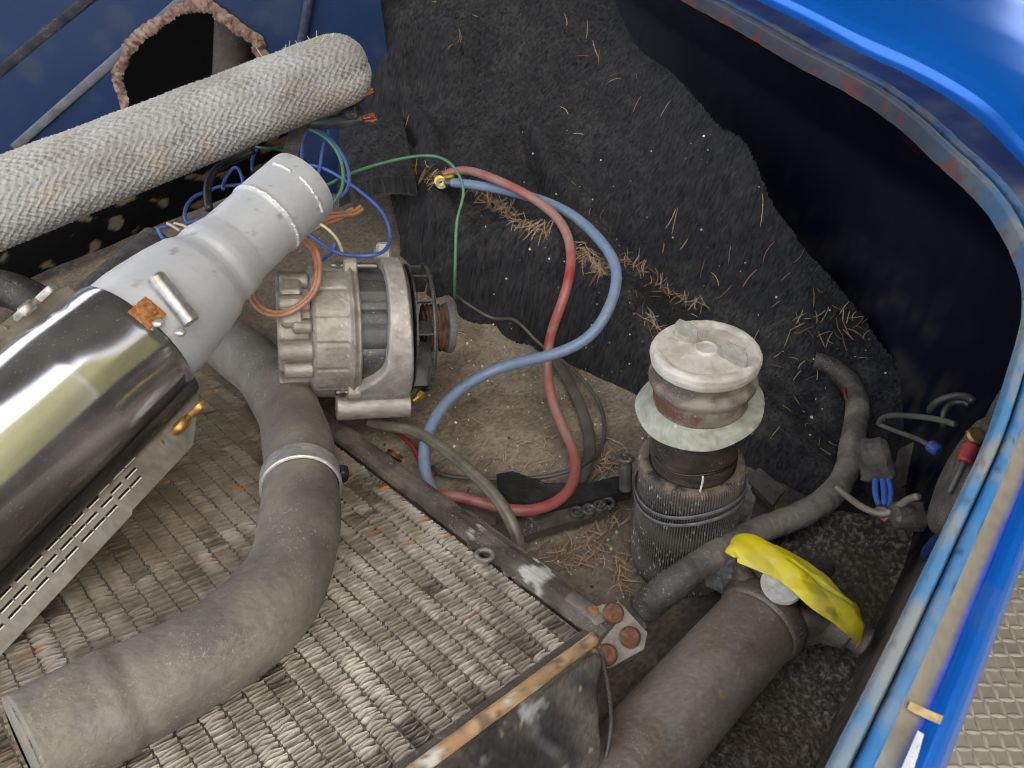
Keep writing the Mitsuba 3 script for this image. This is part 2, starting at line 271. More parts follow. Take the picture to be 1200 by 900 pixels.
strip('car_body__sealing_bead', [(.012, -.005), (.0123, .0), (.0135, .0025), (.016, .003), (.0185, .001), (.0195, -.004)], [(.0064, -.005), (.0066, .0), (.0076, .0024), (.0100, .0026), (.0118, .0008), (.0124, -.0035)], 'm_satin', mk(c_bead), .0022)
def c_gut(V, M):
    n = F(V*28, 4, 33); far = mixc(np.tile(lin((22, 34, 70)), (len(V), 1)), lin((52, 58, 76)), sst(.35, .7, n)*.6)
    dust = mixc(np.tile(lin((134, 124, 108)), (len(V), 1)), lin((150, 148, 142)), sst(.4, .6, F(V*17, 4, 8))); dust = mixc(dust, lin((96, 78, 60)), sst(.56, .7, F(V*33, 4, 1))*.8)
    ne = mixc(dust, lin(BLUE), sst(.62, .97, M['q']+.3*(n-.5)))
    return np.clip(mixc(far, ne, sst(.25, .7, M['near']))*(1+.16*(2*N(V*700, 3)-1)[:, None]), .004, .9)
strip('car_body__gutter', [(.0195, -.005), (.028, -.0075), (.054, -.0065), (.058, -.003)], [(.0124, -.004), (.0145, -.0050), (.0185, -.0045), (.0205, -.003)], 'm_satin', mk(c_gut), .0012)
def c_paint(V, M):
    n = F(V*20, 3, 43); c = mixc(np.tile(lin((0, 98, 196)), (len(V), 1)), lin((0, 104, 204)), n)
    return np.clip(mixc(c, lin((120, 118, 120)), sst(.5, .8, F(V*55, 4, 4))*.22*M['near']), .002, .9)
strip('car_body__fender', [(.058, -.0045), (.0592, .003), (.0625, .010), (.069, .0155), (.080, .0190), (.10, .0225), (.15, .027), (.24, .029), (.34, .020), (.46, -.005), (.58, -.07)],
      [(.0205, -.0034), (.0222, -.0018), (.0245, -.0010), (.0275, -.0020), (.0300, -.006), (.033, -.016), (.037, -.035), (.041, -.07), (.043, -.12), (.041, -.20), (.03, -.30)], 'm_paint', mk(c_paint), 0)
# inner wing: from under the flange, bulging outwards, down to the floor
def wing_prof(bulge, low): return [(.004, -.004), (.03, -.02), (.03+bulge*.6, -.07), (.03+bulge, -.15), (.02+bulge*.95, -.23), (bulge*.8, low+.02), (bulge*.7, low)]
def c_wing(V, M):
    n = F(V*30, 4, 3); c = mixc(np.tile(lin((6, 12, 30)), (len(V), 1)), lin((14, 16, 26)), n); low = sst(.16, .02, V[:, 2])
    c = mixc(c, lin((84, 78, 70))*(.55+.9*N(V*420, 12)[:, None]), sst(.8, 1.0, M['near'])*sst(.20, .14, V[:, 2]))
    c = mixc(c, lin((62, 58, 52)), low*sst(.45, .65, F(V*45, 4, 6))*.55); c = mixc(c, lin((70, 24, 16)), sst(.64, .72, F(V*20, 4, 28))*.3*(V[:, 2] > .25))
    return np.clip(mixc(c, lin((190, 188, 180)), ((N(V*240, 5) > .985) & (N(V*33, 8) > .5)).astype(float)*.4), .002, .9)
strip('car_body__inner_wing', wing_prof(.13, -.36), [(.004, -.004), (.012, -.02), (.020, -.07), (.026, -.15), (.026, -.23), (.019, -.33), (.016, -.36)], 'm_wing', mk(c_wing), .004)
# light corner cap and cream tape on the gutter, at the lower right
k = int(np.argmin(np.linalg.norm(L3[:, :2]-at(1020, 800, ZL)[:2], axis=1)))
def on_lip(i, o, z): return L3[i]+OUT[i]*o+np.array([0, 0, z])
i0 = int(np.argmin([np.linalg.norm(on_lip(i, .020, 0)-at(1100, 838, ZL)) for i in range(520)]))
def tape(u, v):
    P = np.array([on_lip(i0, .0140+.0105*a, -.0040) for a in u]); P[:, 2] += .0006+.0025*u**1.5; return P + T[i0]*(-(v-.5)*.0038)[:, None]
add('car_body__masking_strip', sheet(tape, 14, 6), 'm_matte', wear((205, 178, 130), (150, 120, 80), .4, 200), True); lab('car_body__masking_strip', 'short strip of cream tape stuck across the gutter')
def capf(u, v):
    P = np.array([on_lip(min(519, int(i0+3+a*110)), 0.0190+.0140*b*(0.15+.85*min(1, a*3)), 0) for a, b in zip(u, v)]); P[:, 2] += .0010 - .014*v**3*np.minimum(1, u*3) - .001*u; return P
add('car_body__corner_cap', sheet(capf, 40, 16), 'm_dull', wear((196, 200, 205), (150, 150, 150), .3, 60), True); lab('car_body__corner_cap', 'pale silver corner cap at the end of the gutter')
# ground outside: chequer plate
def plate_pt(u, v): return at(u, v, -.28)
base = cbox(3.2, 3.2, .01, .001); base.apply_translation([1.35, .2, -.285]); add('ground', dense(base, .08), 'm_dull', wear((158, 148, 132), (120, 110, 96), .5, 30), 35); lab('ground', kind='structure')
bars = []; bb = tm(*(lambda m: (m.vertices, m.faces))(hull(ball([-.0085, 0, -.0006], .0020, 1), ball([0, 0, -.0004], .0034, 1), ball([.0085, 0, -.0006], .0020, 1))))
for i in range(40):
    for j in range(40):
        for q in (0, 1):
            c = np.array([.40+i*.019+.0095*(q), -.1+j*.019+.0095*q, -.2806]); M = trimesh.transformations.rotation_matrix(math.pi/4*(1 if q else -1)+.7, [0, 0, 1]); M[:3, 3] = c; bars.append(put(bb, M))
add('ground__tread_bars', cat(*bars), 'm_dull', wear((170, 160, 144), (122, 112, 98), .5, 40), True); lab('ground__tread_bars', kind='stuff')
# bulkhead at the back left with a torn hole
YB = 1.12
def wall(u, v): d = ray(u, v); return EYE+d*(YB/d[1])
H0 = [(150,150),(148,126),(137,84),(150,58),(163,40),(188,24),(212,8),(228,3),(246,4),(262,16),(282,32),(303,46),(309,64),(300,95),(270,150),(200,180)]
hp = np.array([wall(*p)[[0, 2]] for p in H0]); rr = np.random.default_rng(3)
hole = Polygon(hp).buffer(.002).buffer(-.001); pts = np.array(LineString(list(hole.exterior.coords)).segmentize(.004).coords); pts = pts+rr.normal(0, .0011, pts.shape); hole = Polygon(pts).buffer(.0008).buffer(-.0004); hole = max(getattr(hole, 'geoms', [hole]), key=lambda g: g.area)
wallp = Polygon([(-1.4, -.05), (-.17, -.05), (-.185, .50), (-1.4, .50)]).difference(hole)
wm = extr(wallp, .0016); wm.apply_transform(frame([0, YB, 0], [0, -1, 0], [1, 0, 0])); wm.apply_transform(np.eye(4))
Mx = np.array([[1, 0, 0, 0], [0, 0, 1, YB], [0, 1, 0, 0], [0, 0, 0, 1.0]]); wm = put(extr(wallp, .0016), Mx); wm.fix_normals()
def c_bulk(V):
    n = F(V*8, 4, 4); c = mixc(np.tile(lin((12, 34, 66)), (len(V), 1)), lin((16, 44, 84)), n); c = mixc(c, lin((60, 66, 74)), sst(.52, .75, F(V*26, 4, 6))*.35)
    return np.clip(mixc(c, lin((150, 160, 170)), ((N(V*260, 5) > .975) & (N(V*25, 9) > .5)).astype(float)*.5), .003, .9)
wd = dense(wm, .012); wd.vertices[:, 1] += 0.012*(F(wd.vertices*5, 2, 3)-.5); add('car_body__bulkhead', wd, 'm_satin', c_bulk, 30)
ring = np.array(hole.exterior.segmentize(.003).coords)[:-1]; nr = len(ring); c0 = ring.mean(0)
dv = np.gradient(np.vstack([ring[-6:], ring, ring[:6]]), axis=0)[6:-6]; dv = g1(dv, 3, axis=0, mode='wrap'); nn = np.stack([-dv[:, 1], dv[:, 0]], 1); nn /= np.linalg.norm(nn, axis=1, keepdims=True)
if ((ring+nn*.01-c0)**2).sum() > ((ring-c0)**2).sum(): nn = -nn
def rim():
    w = .003+.009*F(np.c_[ring*70, np.zeros(nr)], 3, 3)+.004*rr.random(nr); rows = []
    for t in np.linspace(0, 1, 7):
        o = ring - nn*(.006*(1-t)) + nn*(w*t)[:, None]; yy = YB-.003-.006*np.sin(t*2.4)+.012*(F(np.c_[o*60, np.full(nr, t)], 3, 2)-.5)*t; rows.append(np.stack([o[:, 0], yy, o[:, 1]], 1))
    return tm(np.stack(rows, 0).reshape(-1, 3), grid_faces(7, nr, True))
def c_rust(V):
    c = mixc(np.tile(lin((112, 88, 74)), (len(V), 1)), lin((140, 118, 104)), sst(.35, .7, F(V*90, 4, 3))); return np.clip(mixc(c, lin((84, 54, 42)), sst(.5, .64, F(V*140, 3, 9))), .01, .9)
add('car_body__bulkhead__torn_edge', rim(), 'm_dull', c_rust, True); lab('car_body__bulkhead__torn_edge', 'jagged rusty edge of the torn hole')
# a raised pressed ridge and a seam on the bulkhead
def bar3(a, b, r, s=10, up=None): return sweep(np.linspace(a, b, 24), r, s, up=up)
ra, rb = wall(18, 172)+[0, -.004, 0], wall(218, -4)+[0, -.004, 0]; add('car_body__bulkhead__ridge', sweep(np.linspace(ra, rb, 60), .0065, 12, up=[0, 1, 0], sect=lambda p: (.3*np.cos(p), np.sin(p))), 'm_dull', wear((92, 96, 100), (58, 66, 82), .5, 40), True); lab('car_body__bulkhead__ridge', 'bare metal pressed ridge')
sa, sb = wall(-30, 108)+[0, -.002, 0], wall(118, -14)+[0, -.002, 0]; add('car_body__bulkhead__seam', sweep(np.linspace(sa, sb, 40), .007, 12, up=[0, 1, 0], sect=lambda p: (.25*np.cos(p), np.sin(p))), 'm_dull', wear((8, 14, 26), (14, 22, 40), .5, 40), True)
ea, eb = wall(352, 62)+[0, -.006, 0], wall(366, -20)+[0, -.006, 0]; add('car_body__bulkhead__edge_fold', sweep(np.linspace(ea, eb, 30), .007, 10), 'm_dull', wear((20, 38, 66), (50, 58, 70), .4, 60), True)
# what stands in the dark behind the hole
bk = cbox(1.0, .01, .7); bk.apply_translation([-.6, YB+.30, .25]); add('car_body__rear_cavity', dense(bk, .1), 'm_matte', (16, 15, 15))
pt = cyl(wall(252, 190)+[0, .07, 0], wall(262, -30)+[0, .07, 0], .027, 32); add('grey_pipe', dense(pt, .02), 'm_rubber', wear((58, 54, 50), (84, 76, 68), .4, 30)); lab('grey_pipe', 'upright dark grey pipe seen through the torn hole in the blue bulkhead', 'pipe')
# ledge in front of the bulkhead, its black put in for the shaded gap
def ledge(u, v):
    a, b = at(-160, 405, .02), at(330, 205, .02); c, d = at(-120, 250, .135), at(345, 150, .135)
    P = a*((1-u)*(1-v))[:, None]+b*(u*(1-v))[:, None]+c*((1-u)*v)[:, None]+d*(u*v)[:, None]; P += (.008*(F(P*20, 3, 3)-.5))[:, None]; return P
add('car_body__ledge', sheet(ledge, 160, 50), 'm_matte', lambda V: np.clip(mixc(np.tile(lin((12, 12, 13)), (len(V), 1)), lin((120, 108, 92)), sst(.60, .66, F(V*36, 4, 14)+.10*sst(.12, .135, V[:, 2]))*.8), .003, .9), True); lab('car_body__ledge', 'ledge with flaking paint, its black put in for a shaded gap')
# unseen garage and boarded wall, added and shaped for reflections in chrome and paint
cg = wear((52, 49, 46), (70, 64, 58), .5, 3)
add('garage__ceiling', dense(cbox(5.4, 4.1, .03, .004).apply_translation([0, 2.48, 2.36]), .4), 'm_matte', cg, 35); lab('garage', 'dim garage open behind the camera, unseen and added for reflections in chrome and paint', 'garage')
for i in range(5): add(num('garage__beam'), cbox(.08, 4.0, .14, .006).apply_translation([-2.2+i*1.1, 2.48, 2.27]), 'm_matte', (48, 44, 40), 35)
for x_, l_ in ((2.7, 3.2),): add(num('garage__side_wall'), dense(cbox(.03, l_, 3.4, .004).apply_translation([x_, .15+l_/2, .66]), .4), 'm_matte', cg, 35)
add('garage__back_wall', dense(cbox(5.4, .03, 3.4, .004).apply_translation([0, 4.5, .66]), .4), 'm_matte', cg, 35)
WD = unit([.75, -.64, 0]); WR = np.array([-WD[1], WD[0], 0]); WM = np.eye(4); WM[:3, 0], WM[:3, 1], WM[:3, 2], WM[:3, 3] = WR, [0, 0, 1], np.cross(WR, [0, 0, 1]), np.array([-.28, .48, 0])+WD*2.3
for i in range(12):
    if i == 6: continue
    b = cbox(.145, 5.3, .02, .004).apply_translation([0.0+i*.15, 2.45, 0]); add(num('boarded_wall__board'), put(b, WM), 'm_matte', wear((190, 186, 112), (172, 164, 104), .5, 3), 35)
add('boarded_wall__post', put(cbox(.13, 5.3, .06, .004).apply_translation([.90, 2.45, 0]), WM), 'm_matte', (236, 236, 234), 35)
lab('boarded_wall', 'pale yellow boarded wall with a white post, unseen and added for the reflection in the chrome', 'wall')
# ================================================================ OBJECTS
# ---- radiator: a tilted plane; C = corner at the rail and the tank, E1 along the tubes (away from the tank), E2 along the tank
RC = at(690, 737, .10); E1 = unit(at(396, 515, .045)-RC); E2 = at(450, 900, .140)-RC; E2 = unit(E2-E1*(E2@E1)); RN = unit(np.cross(E1, E2)); RN = RN*np.sign(RN[2])
def rp(a, b, h=0.0): return RC + np.multiply.outer(a, E1) + np.multiply.outer(b, E2) + np.multiply.outer(h, RN)
def rad_px(u, v, h=0.0):
    d = ray(u, v); t = ((RC+RN*h-EYE)@RN)/(d@RN); return EYE+d*t
RF = np.eye(4); RF[:3, 0], RF[:3, 1], RF[:3, 2], RF[:3, 3] = E1, E2, RN, RC
if np.linalg.det(RF[:3, :3]) < 0: E2 = E2; RF[:3, 1] = np.cross(RN, E1) if np.cross(RN, E1)@E2 > 0 else RF[:3, 1]
RLEN, ROWS, PITCH_R = .56, 35, .0150
lab('radiator', 'old car radiator with dusty bent fins and a black end tank with tan seam', 'radiator')
rg = np.random.default_rng(11)
def c_fin(V):
    q = (V-RC); a, b = q@E1, q@E2; h = q@RN
    n = F(np.stack([a, b, 0*a], 1)*26, 4, 3); n2 = F(np.stack([a*40, b*130, 0*a], 1), 3, 5)
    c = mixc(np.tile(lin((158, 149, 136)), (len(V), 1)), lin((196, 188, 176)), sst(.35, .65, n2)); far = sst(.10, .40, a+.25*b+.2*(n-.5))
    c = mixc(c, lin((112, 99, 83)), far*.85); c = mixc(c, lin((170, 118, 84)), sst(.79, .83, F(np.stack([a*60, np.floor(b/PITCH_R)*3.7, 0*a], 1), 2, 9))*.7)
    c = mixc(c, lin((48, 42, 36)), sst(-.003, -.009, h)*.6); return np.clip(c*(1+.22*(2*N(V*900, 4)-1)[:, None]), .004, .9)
for j in range(ROWS):
    b0 = .006+j*PITCH_R; w = PITCH_R-.0012; npts = int(RLEN/.0030); k = np.arange(npts); a = .004+k*.0030+rg.normal(0, .00025, npts)
    Pn = np.stack([a*14, np.full(npts, b0*60), np.zeros(npts)], 1); flat = sst(.50, .68, F(Pn*3.2, 3, 21)); lean = (.0005+.0018*flat+rg.normal(0, .00035, npts))*np.where(F(Pn*1.3, 2, 4) > .30, 1, -1)
    rows = []; sl = .0015
    for sx in np.linspace(0, 1, 5):                                   # across the strip: a blade bent over at its top
        bulge = 1-(2*sx-1)**2; bb = np.full(npts, b0+.0008+sx*w)+rg.normal(0, .0003, npts)*(sx in (0, 1)); aa = a+sl*(sx-.5)*np.where(k % 2 == 0, 1, -1)+.0006*np.sin(sx*6+k*1.7)*flat
        top = np.stack([aa+lean*(1-flat*.5+.5*flat*bulge), bb, -.0006-.0016*flat*(1-.4*bulge)+rg.normal(0, .0003, npts)], 1); mid = np.stack([aa+lean*.25, bb, np.full(npts, -.0030)], 1); low = np.stack([aa, bb, np.full(npts, -.011)], 1)
        rows.append(np.stack([top, mid, low], 1))
    G = np.stack(rows, 1)                                              # npts, 5, 3(levels), 3
    V = G.reshape(-1, 3); idx = np.arange(len(V)).reshape(npts, 5, 3)
    Q = np.concatenate([np.stack([idx[:, s, l], idx[:, s+1, l], idx[:, s+1, l+1], idx[:, s, l+1]], -1) for s in range(4) for l in range(2)])
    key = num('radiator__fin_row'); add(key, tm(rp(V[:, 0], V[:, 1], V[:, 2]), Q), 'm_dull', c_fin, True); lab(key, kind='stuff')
for j in range(ROWS+1):
    b = .006+j*PITCH_R; key = num('radiator__tube'); m = cbox(RLEN, .0016, .010, .0005); m.apply_translation([RLEN/2-.001, b-.0001, -.0080]); m = put(dense(m, .02), RF); m.vertices += (.0007*(F(m.vertices*80, 2, j)-.5))[:, None]
    add(key, m, 'm_dull', wear((88, 80, 71), (112, 100, 86), .45, 60), 35)
bk = cbox(RLEN+.01, ROWS*PITCH_R+.02, .004); bk.apply_translation([RLEN/2, ROWS*PITCH_R/2, -.016]); add('radiator__core_backing', put(bk, RF), 'm_matte', (30, 26, 23), False)
# side rail (channel) with a mounting lug
rl = RLEN+.06; prof = Polygon([(-.0225, -.036), (-.0225, -.002), (-.020, .0035), (-.0145, .0055), (-.006, .005), (.001, .002), (.0025, -.002), (.0022, -.004), (-.001, -.003), (-.001, -.036)])
m = extr(prof, rl); M = np.eye(4); M[:3, 0], M[:3, 1], M[:3, 2], M[:3, 3] = E2, RN, E1, RC-E1*.012; m = put(dense(m, .006), M); m.fix_normals(); m.vertices += (.0012*(F(m.vertices*45, 3, 3)-.5))[:, None]
def c_rail(V):
    q = V-RC; n = F(V*60, 4, 8); c = mixc(np.tile(lin((58, 53, 48)), (len(V), 1)), lin((94, 86, 76)), sst(.35, .62, n)); c = mixc(c, lin((176, 176, 170)), sst(.58, .64, F(V*75, 4, 31))*(np.abs(q@E1-.095) < .045))
    return np.clip(c*(1+.25*(2*N(V*900, 6)-1)[:, None]), .004, .9)
add('radiator__side_rail', m, 'm_dull', c_rail, 30)
lugp = rad_px(563, 650, .001); la, lb = (lugp-RC)@E1, (lugp-RC)@E2
lug = Polygon([(la-.05, -.021), (la-.03, lb-.002), (la-.015, lb-.010), (la+.006, lb-.010), (la+.014, lb-.002), (la+.05, -.021)]).buffer(.003).difference(Point(la-.004, lb-.001).buffer(.0055))
m = extr(lug, .003); m.apply_translation([0, 0, -.001]); m = put(dense(m, .003), RF); m.fix_normals(); add('radiator__mounting_lug', m, 'm_dull', c_rail, 30); lab('radiator__mounting_lug', 'mounting lug with a hole, crusted white with corrosion')
ek = trimesh.creation.torus(.0068, .0022, 28, 12); ek.apply_translation([la-.004, lb-.001, .0025]); add('radiator__mounting_lug__eyelet', put(ek, RF), 'm_cast', wear((150, 148, 140), (90, 82, 72), .5, 200), True)
# header strip, tan seam and end tank
def tank_sheet(u, v):
    """profile outwards from the core, along the tank (v)"""
    pr = np.array([(.0, -.002), (-.006, -.001), (-.007, .003), (-.0095, .0058), (-.0135, .0060), (-.0160, .0035), (-.0170, -.001)])
    k = u*(len(pr)-1); a = np.interp(k, np.arange(len(pr)), pr[:, 0]); h = np.interp(k, np.arange(len(pr)), pr[:, 1]); return rp(a, -.008+v*.56, h)
hp_ = cbox(.009, .57, .008, .001); hp_.apply_translation([-.001, .275, -.005]); add('radiator__header_plate', put(dense(hp_, .008), RF), 'm_dull', wear((92, 84, 74), (62, 56, 50), .5, 60), 35)
def c_seam(V):
    n = F(V*60, 4, 8); c = mixc(np.tile(lin((190, 154, 116)), (len(V), 1)), lin((166, 132, 98)), sst(.4, .6, n)); c = mixc(c, lin((120, 104, 86)), sst(.52, .66, F(V*120, 4, 2))); return np.clip(mixc(c, lin((196, 190, 180)), sst(.64, .7, F(V*70, 3, 12))), .01, .9)
m = sweep(rp(np.full(120, -.0085), np.linspace(.004, .56, 120), np.full(120, -.0005)), .0058, 14, up=RN, sect=lambda p: (np.cos(p), .78*np.sin(p))); m.vertices += (.0012*(F(m.vertices*70, 3, 3)-.5))[:, None]; add('radiator__seam', m, 'm_matte', c_seam, True); lab('radiator__seam', 'tan sealant seam between core and end tank')
tk = []
def tank_surf():
    """the tank: rounded box below the seam, with an oval pressing on its top"""
    L, W, D = .56, .060, .075; rows = []
    prof = [(-.012, -.004), (-.016, -.0045), (-.040, -.0060), (-.056, -.0085), (-.064, -.0125), (-.0675, -.019), (-.0685, -.028), (-.0685, -D)]
    pr = np.array(prof); s = np.linspace(0, len(pr)-1, 64); A = np.interp(s, np.arange(len(pr)), pr[:, 0]); H = np.interp(s, np.arange(len(pr)), pr[:, 1])
    A, H = g1(A, 2, mode='nearest'), g1(H, 2, mode='nearest'); bs = np.r_[np.linspace(0, .03, 22), np.linspace(.032, L, 200)]
    for b in bs:
        e = max(0, 1-b/.020); sh = .020*(1-math.sqrt(max(0, 1-e*e))); fall = .008*e**3
        ins = np.minimum(A+sh*1.6*sst(.02, .07, -A), -.012); hh = H - fall*sst(-.013, -.05, A)
        d = np.hypot((A+.036)/.019, max(0, abs(b-.036)-.022)/.019); hh = hh + .0052*sst(1.2, .8, d) - .0012*sst(.95, .7, d)*1.0
        sh2 = .95*np.clip(-A-.016, 0, 1)*math.exp(-b/.10); rows.append(rp(ins, b+.004+sh2, hh))
    V = np.array(rows); return tm(V.reshape(-1, 3), grid_faces(len(bs), 64)), V
tmesh, TV = tank_surf(); endc = rp(np.full(64, -.03), np.full(64, -.0062), np.full(64, -.04))
lowr = TV[0]-RN*.07; end = tm(np.vstack([TV[0], lowr]), grid_faces(2, 64))
tmesh.vertices += (.0009*(F(tmesh.vertices*40, 3, 3)-.5))[:, None]
def c_tank(V):
    n = F(V*38, 5, 8); c = mixc(np.tile(lin((52, 50, 48)), (len(V), 1)), lin((108, 101, 90)), sst(.3, .7, n)*.8); q = V-RC; bb = q@E2; aa = q@E1
    c = mixc(c, lin((168, 170, 166)), sst(.52, .6, F(V*55, 4, 33))*np.exp(-((aa+.020)/.008)**2)*np.exp(-((bb-.10)/.04)**2)); c = mixc(c, lin((180, 164, 128)), sst(.74, .78, F(V*150, 3, 6))*.5)
    return np.clip(c*(1+.4*(2*N(V*850, 6)-1)[:, None]), .004, .9)
add('radiator__end_tank', cat(tmesh, end), 'm_tank', c_tank, True); lab('radiator__end_tank', 'black end tank with an oval pressing')
m = sweep(spl([rp(-.013, .003, -.003), rp(-.040, .0235, -.009), rp(-.060, .0435, -.016), rp(-.066, .0535, -.03), rp(-.067, .0555, -.07)], .004), .0016, 8); add('radiator__end_tank__crimp', m, 'm_cast', (88, 84, 78), True)
# corner bracket round the tank end
ck = []
br = sweep(spl([rp(.03, -.011, .0045), rp(.008, -.011, .0048), rp(-.005, -.009, .002), rp(-.011, -.006, -.008), rp(-.013, -.004, -.024)], .003), .0085, 16, up=RN, sect=lambda p: (.36*np.cos(p), .8*np.sin(p))); add('radiator__corner_bracket', br, 'm_dull', wear((92, 90, 86), (150, 116, 84), .36, 70), True)
bo = cyl(rp(.006, -.011, .006), rp(.006, -.011, .0095), .0042, 20); add('radiator__corner_bracket__rivet', bo, 'm_matte', wear((160, 112, 72), (110, 76, 50), .5, 200), 35)
bs = ball([0, 0, 0], .016, 3); bs.apply_scale([1, .6, 1]); bs.apply_translation(rp(-.062, .022, -.05)); add('radiator__outlet_boss', bs, 'm_cast', wear((150, 144, 132), (110, 100, 90), .5, 90), True)

# ---- plate with three rusty bolts
PF = frame(at(728, 744, .100), unit(EYE-at(728, 744, .100))*.75+np.array([0, 0, .55]), [1, 0, 0])
def pl_xy(u, v):
    d = ray(u, v); n = PF[:3, 2]; t = ((PF[:3, 3]-EYE)@n)/(d@n); return (np.linalg.inv(PF)@np.r_[EYE+d*t, 1])[:2]
pp = Polygon([pl_xy(*q) for q in [(690,716),(724,708),(755,742),(752,758),(712,780),(700,776),(686,742)]]).buffer(.005).buffer(-.003)
m = extr(pp, .007); m.apply_translation([0, 0, -.007]); m = put(dense(m, .003), PF); m.fix_normals(); m.vertices += (.001*(F(m.vertices*90, 3, 3)-.5))[:, None]
add('bolted_plate__plate', m, 'm_cast', wear((138, 130, 118), (100, 88, 74), .5, 60, (190, 184, 170)), 40); lab('bolted_plate', 'small grey metal plate with three rusty bolt heads by the radiator corner', 'plate')
for q in [(719,719),(738,748),(711,768)]:
    x_, y_ = pl_xy(*q); o = (PF@np.array([x_, y_, 0, 1]))[:3]; z_ = PF[:3, 2]; b = dense(cyl(o-z_*.001, o+z_*.0062, .0078, 28, .002), .0025)
    b.vertices += (.0009*(F(b.vertices*220, 3, 3)-.5))[:, None]; add(num('bolted_plate__bolt'), b, 'm_matte', wear((120, 84, 66), (84, 58, 48), .5, 170, var=.4), 40)

# ---- S-shaped rubber hose lying on the radiator
hr = .0312
def hpt(u, v, h): return rad_px(u, v, h)
HPW = [hpt(215,372,.030), hpt(262,400,.036), hpt(318,448,.0335), hpt(347,510,.0335), hpt(353,570,.0335), hpt(347,640,.0335), hpt(318,705,.0335), hpt(256,758,.033), hpt(176,803,.033), hpt(100,841,.033), hpt(30,878,.033)]
HP = spl(HPW, .003); S_ = np.r_[0, np.cumsum(np.linalg.norm(np.diff(HP, axis=0), axis=1))]
def c_hose(V):
    n = F(V*26, 5, 3); n2 = F(V*70, 4, 9); c = mixc(np.tile(lin((98, 93, 86)), (len(V), 1)), lin((122, 115, 104)), sst(.3, .7, n)); c = mixc(c, lin((78, 75, 73)), sst(.36, .76, n2)*.4)
    c = mixc(c, lin((138, 128, 110)), sst(.62, .76, F(V*85, 4, 14))*.3); return np.clip(c*(1+.14*(2*N(V*800, 3)-1)[:, None]), .01, .9)
hm = sweep(HP, hr, 56, disp=lambda s, p: .0008*np.sin(s*55+np.sin(p*2))+.0011*np.exp(-((s-S_[-1]+.045)/.004)**2)-.0009*np.exp(-((s-S_[-1]+.055)/.003)**2)); add('rubber_hose__tube', hm, 'm_rubber', c_hose, True)
lab('rubber_hose', 'thick dusty S-shaped rubber coolant hose lying across the radiator', 'hose')
ic = int(np.argmin([np.linalg.norm(p-hpt(352,566,.0335)) for p in HP])); Tc, Ac, Bc = frames(HP); CF = frame(HP[ic], HP[ic+4]-HP[ic-4], Ac[ic])
cl = lathe([(hr+.0002, -.0105), (hr+.0028, -.0100), (hr+.0032, 0), (hr+.0028, .0100), (hr+.0002, .0105)], 72, step=.002)
add('rubber_hose__clamp_band', put(cl, CF), 'm_metal', wear((214, 212, 206), (170, 164, 154), .4, 60), True); lab('rubber_hose__clamp_band', 'bright steel hose clamp')
loc = np.linalg.inv(CF)@np.r_[hpt(402, 580, .040), 1]; ang = math.atan2(loc[1], loc[0]); sd = CF[:3, 0]*math.cos(ang)+CF[:3, 1]*math.sin(ang); so = CF[:3, 3]+sd*(hr+.005)
m = hull(cyl(so-Tc[ic]*.006, so+Tc[ic]*.006, .0045), ball(so-RN*.006, .004)); add('rubber_hose__clamp_screw', m, 'm_metal', (62, 58, 54), 35)
for i, (q, L_) in enumerate((((60,820), .012), ((82,886), .007))):
    pass

# ---- silencer: silver stepped pipe into a chrome shell
M0, M2 = pd(350, 222, .715), pd(66, 482, .568); AX = unit(M2-M0); LM = np.linalg.norm(M2-M0)
def axp(u, v):                                  # position along the axis under a pixel
    d = ray(u, v); a = np.array([[1, -(AX@d)], [AX@d, -(d@d)]]); b = np.array([(EYE-M0)@AX, (EYE-M0)@d]); return np.linalg.solve(a, b)[0]
upn = unit(EYE-(M0+AX*.25)); upn = unit(upn-AX*(upn@AX)); SF = frame(M0, AX, upn)      # local x points at the camera
sA, sB, sC, sD = axp(312,257), axp(232,325), axp(262,300), axp(170,382)
pr = [(.0335, -.006), (.0348, -.0055), (.0352, 0), (.0354, sA-.002), (.0362, sA-.001), (.0362, sA+.0015), (.0346, sA+.003), (.0345, sC-.012), (.0362, sC-.004), (.0380, sC+.005), (.0383, sC+.011), (.0374, sC+.017), (.0384, sC+.022), (.0425, max(sB, sC+.03)), (.0462, max(sB, sC+.03)+.018), (.0492, sD-.02), (.0505, sD-.006), (.0505, sD+.01)]
ins = [(.0335, -.006), (.0325, -.004), (.0325, .10)]
pm = cat(lathe(pr, 96, step=.0025), lathe(ins, 64, step=.02))
def c_silver(V):
    n = F(V*30, 4, 3); c = mixc(np.tile(lin((164, 165, 166)), (len(V), 1)), lin((172, 173, 174)), n); c = mixc(c, lin((120, 112, 100)), sst(.70, .76, F(V*120, 3, 14))*.6); return np.clip(c*(1+.05*(2*N(V*900, 3)-1)[:, None]), .01, .9)
pm.vertices += (.0002*(F(pm.vertices*30, 2, 3)-.5))[:, None]; lab('silencer', 'exhaust silencer with silver stepped pipe and scuffed chrome shell', 'exhaust silencer')
add('silencer__pipe', put(pm, SF), 'm_silver', c_silver, 50)
scene['m_silver'] = vc(.42, metallic=.15, spec=.6)
# weld beads: broken lines round the sleeve
for k_, (s0, a0, a1) in enumerate([(sA+.001, -1.25, -.5), (sA+.001, -.3, .9), (.012, -.9, .2), (.013, .45, 1.0)]):
    a = np.linspace(a0, a1, 60); wv = rg.normal(0, .00035, 60); P = np.stack([.0358*np.cos(a), .0358*np.sin(a), s0+g1(wv, 1)*1.5], 1); P = (SF[:3, :3]@P.T).T+SF[:3, 3]
    m = sweep(P, .0011+.0004*rg.random(60), 8); add(num('silencer__weld_bead'), m, 'm_silver', wear((214, 212, 206), (130, 122, 112), .35, 200), True)
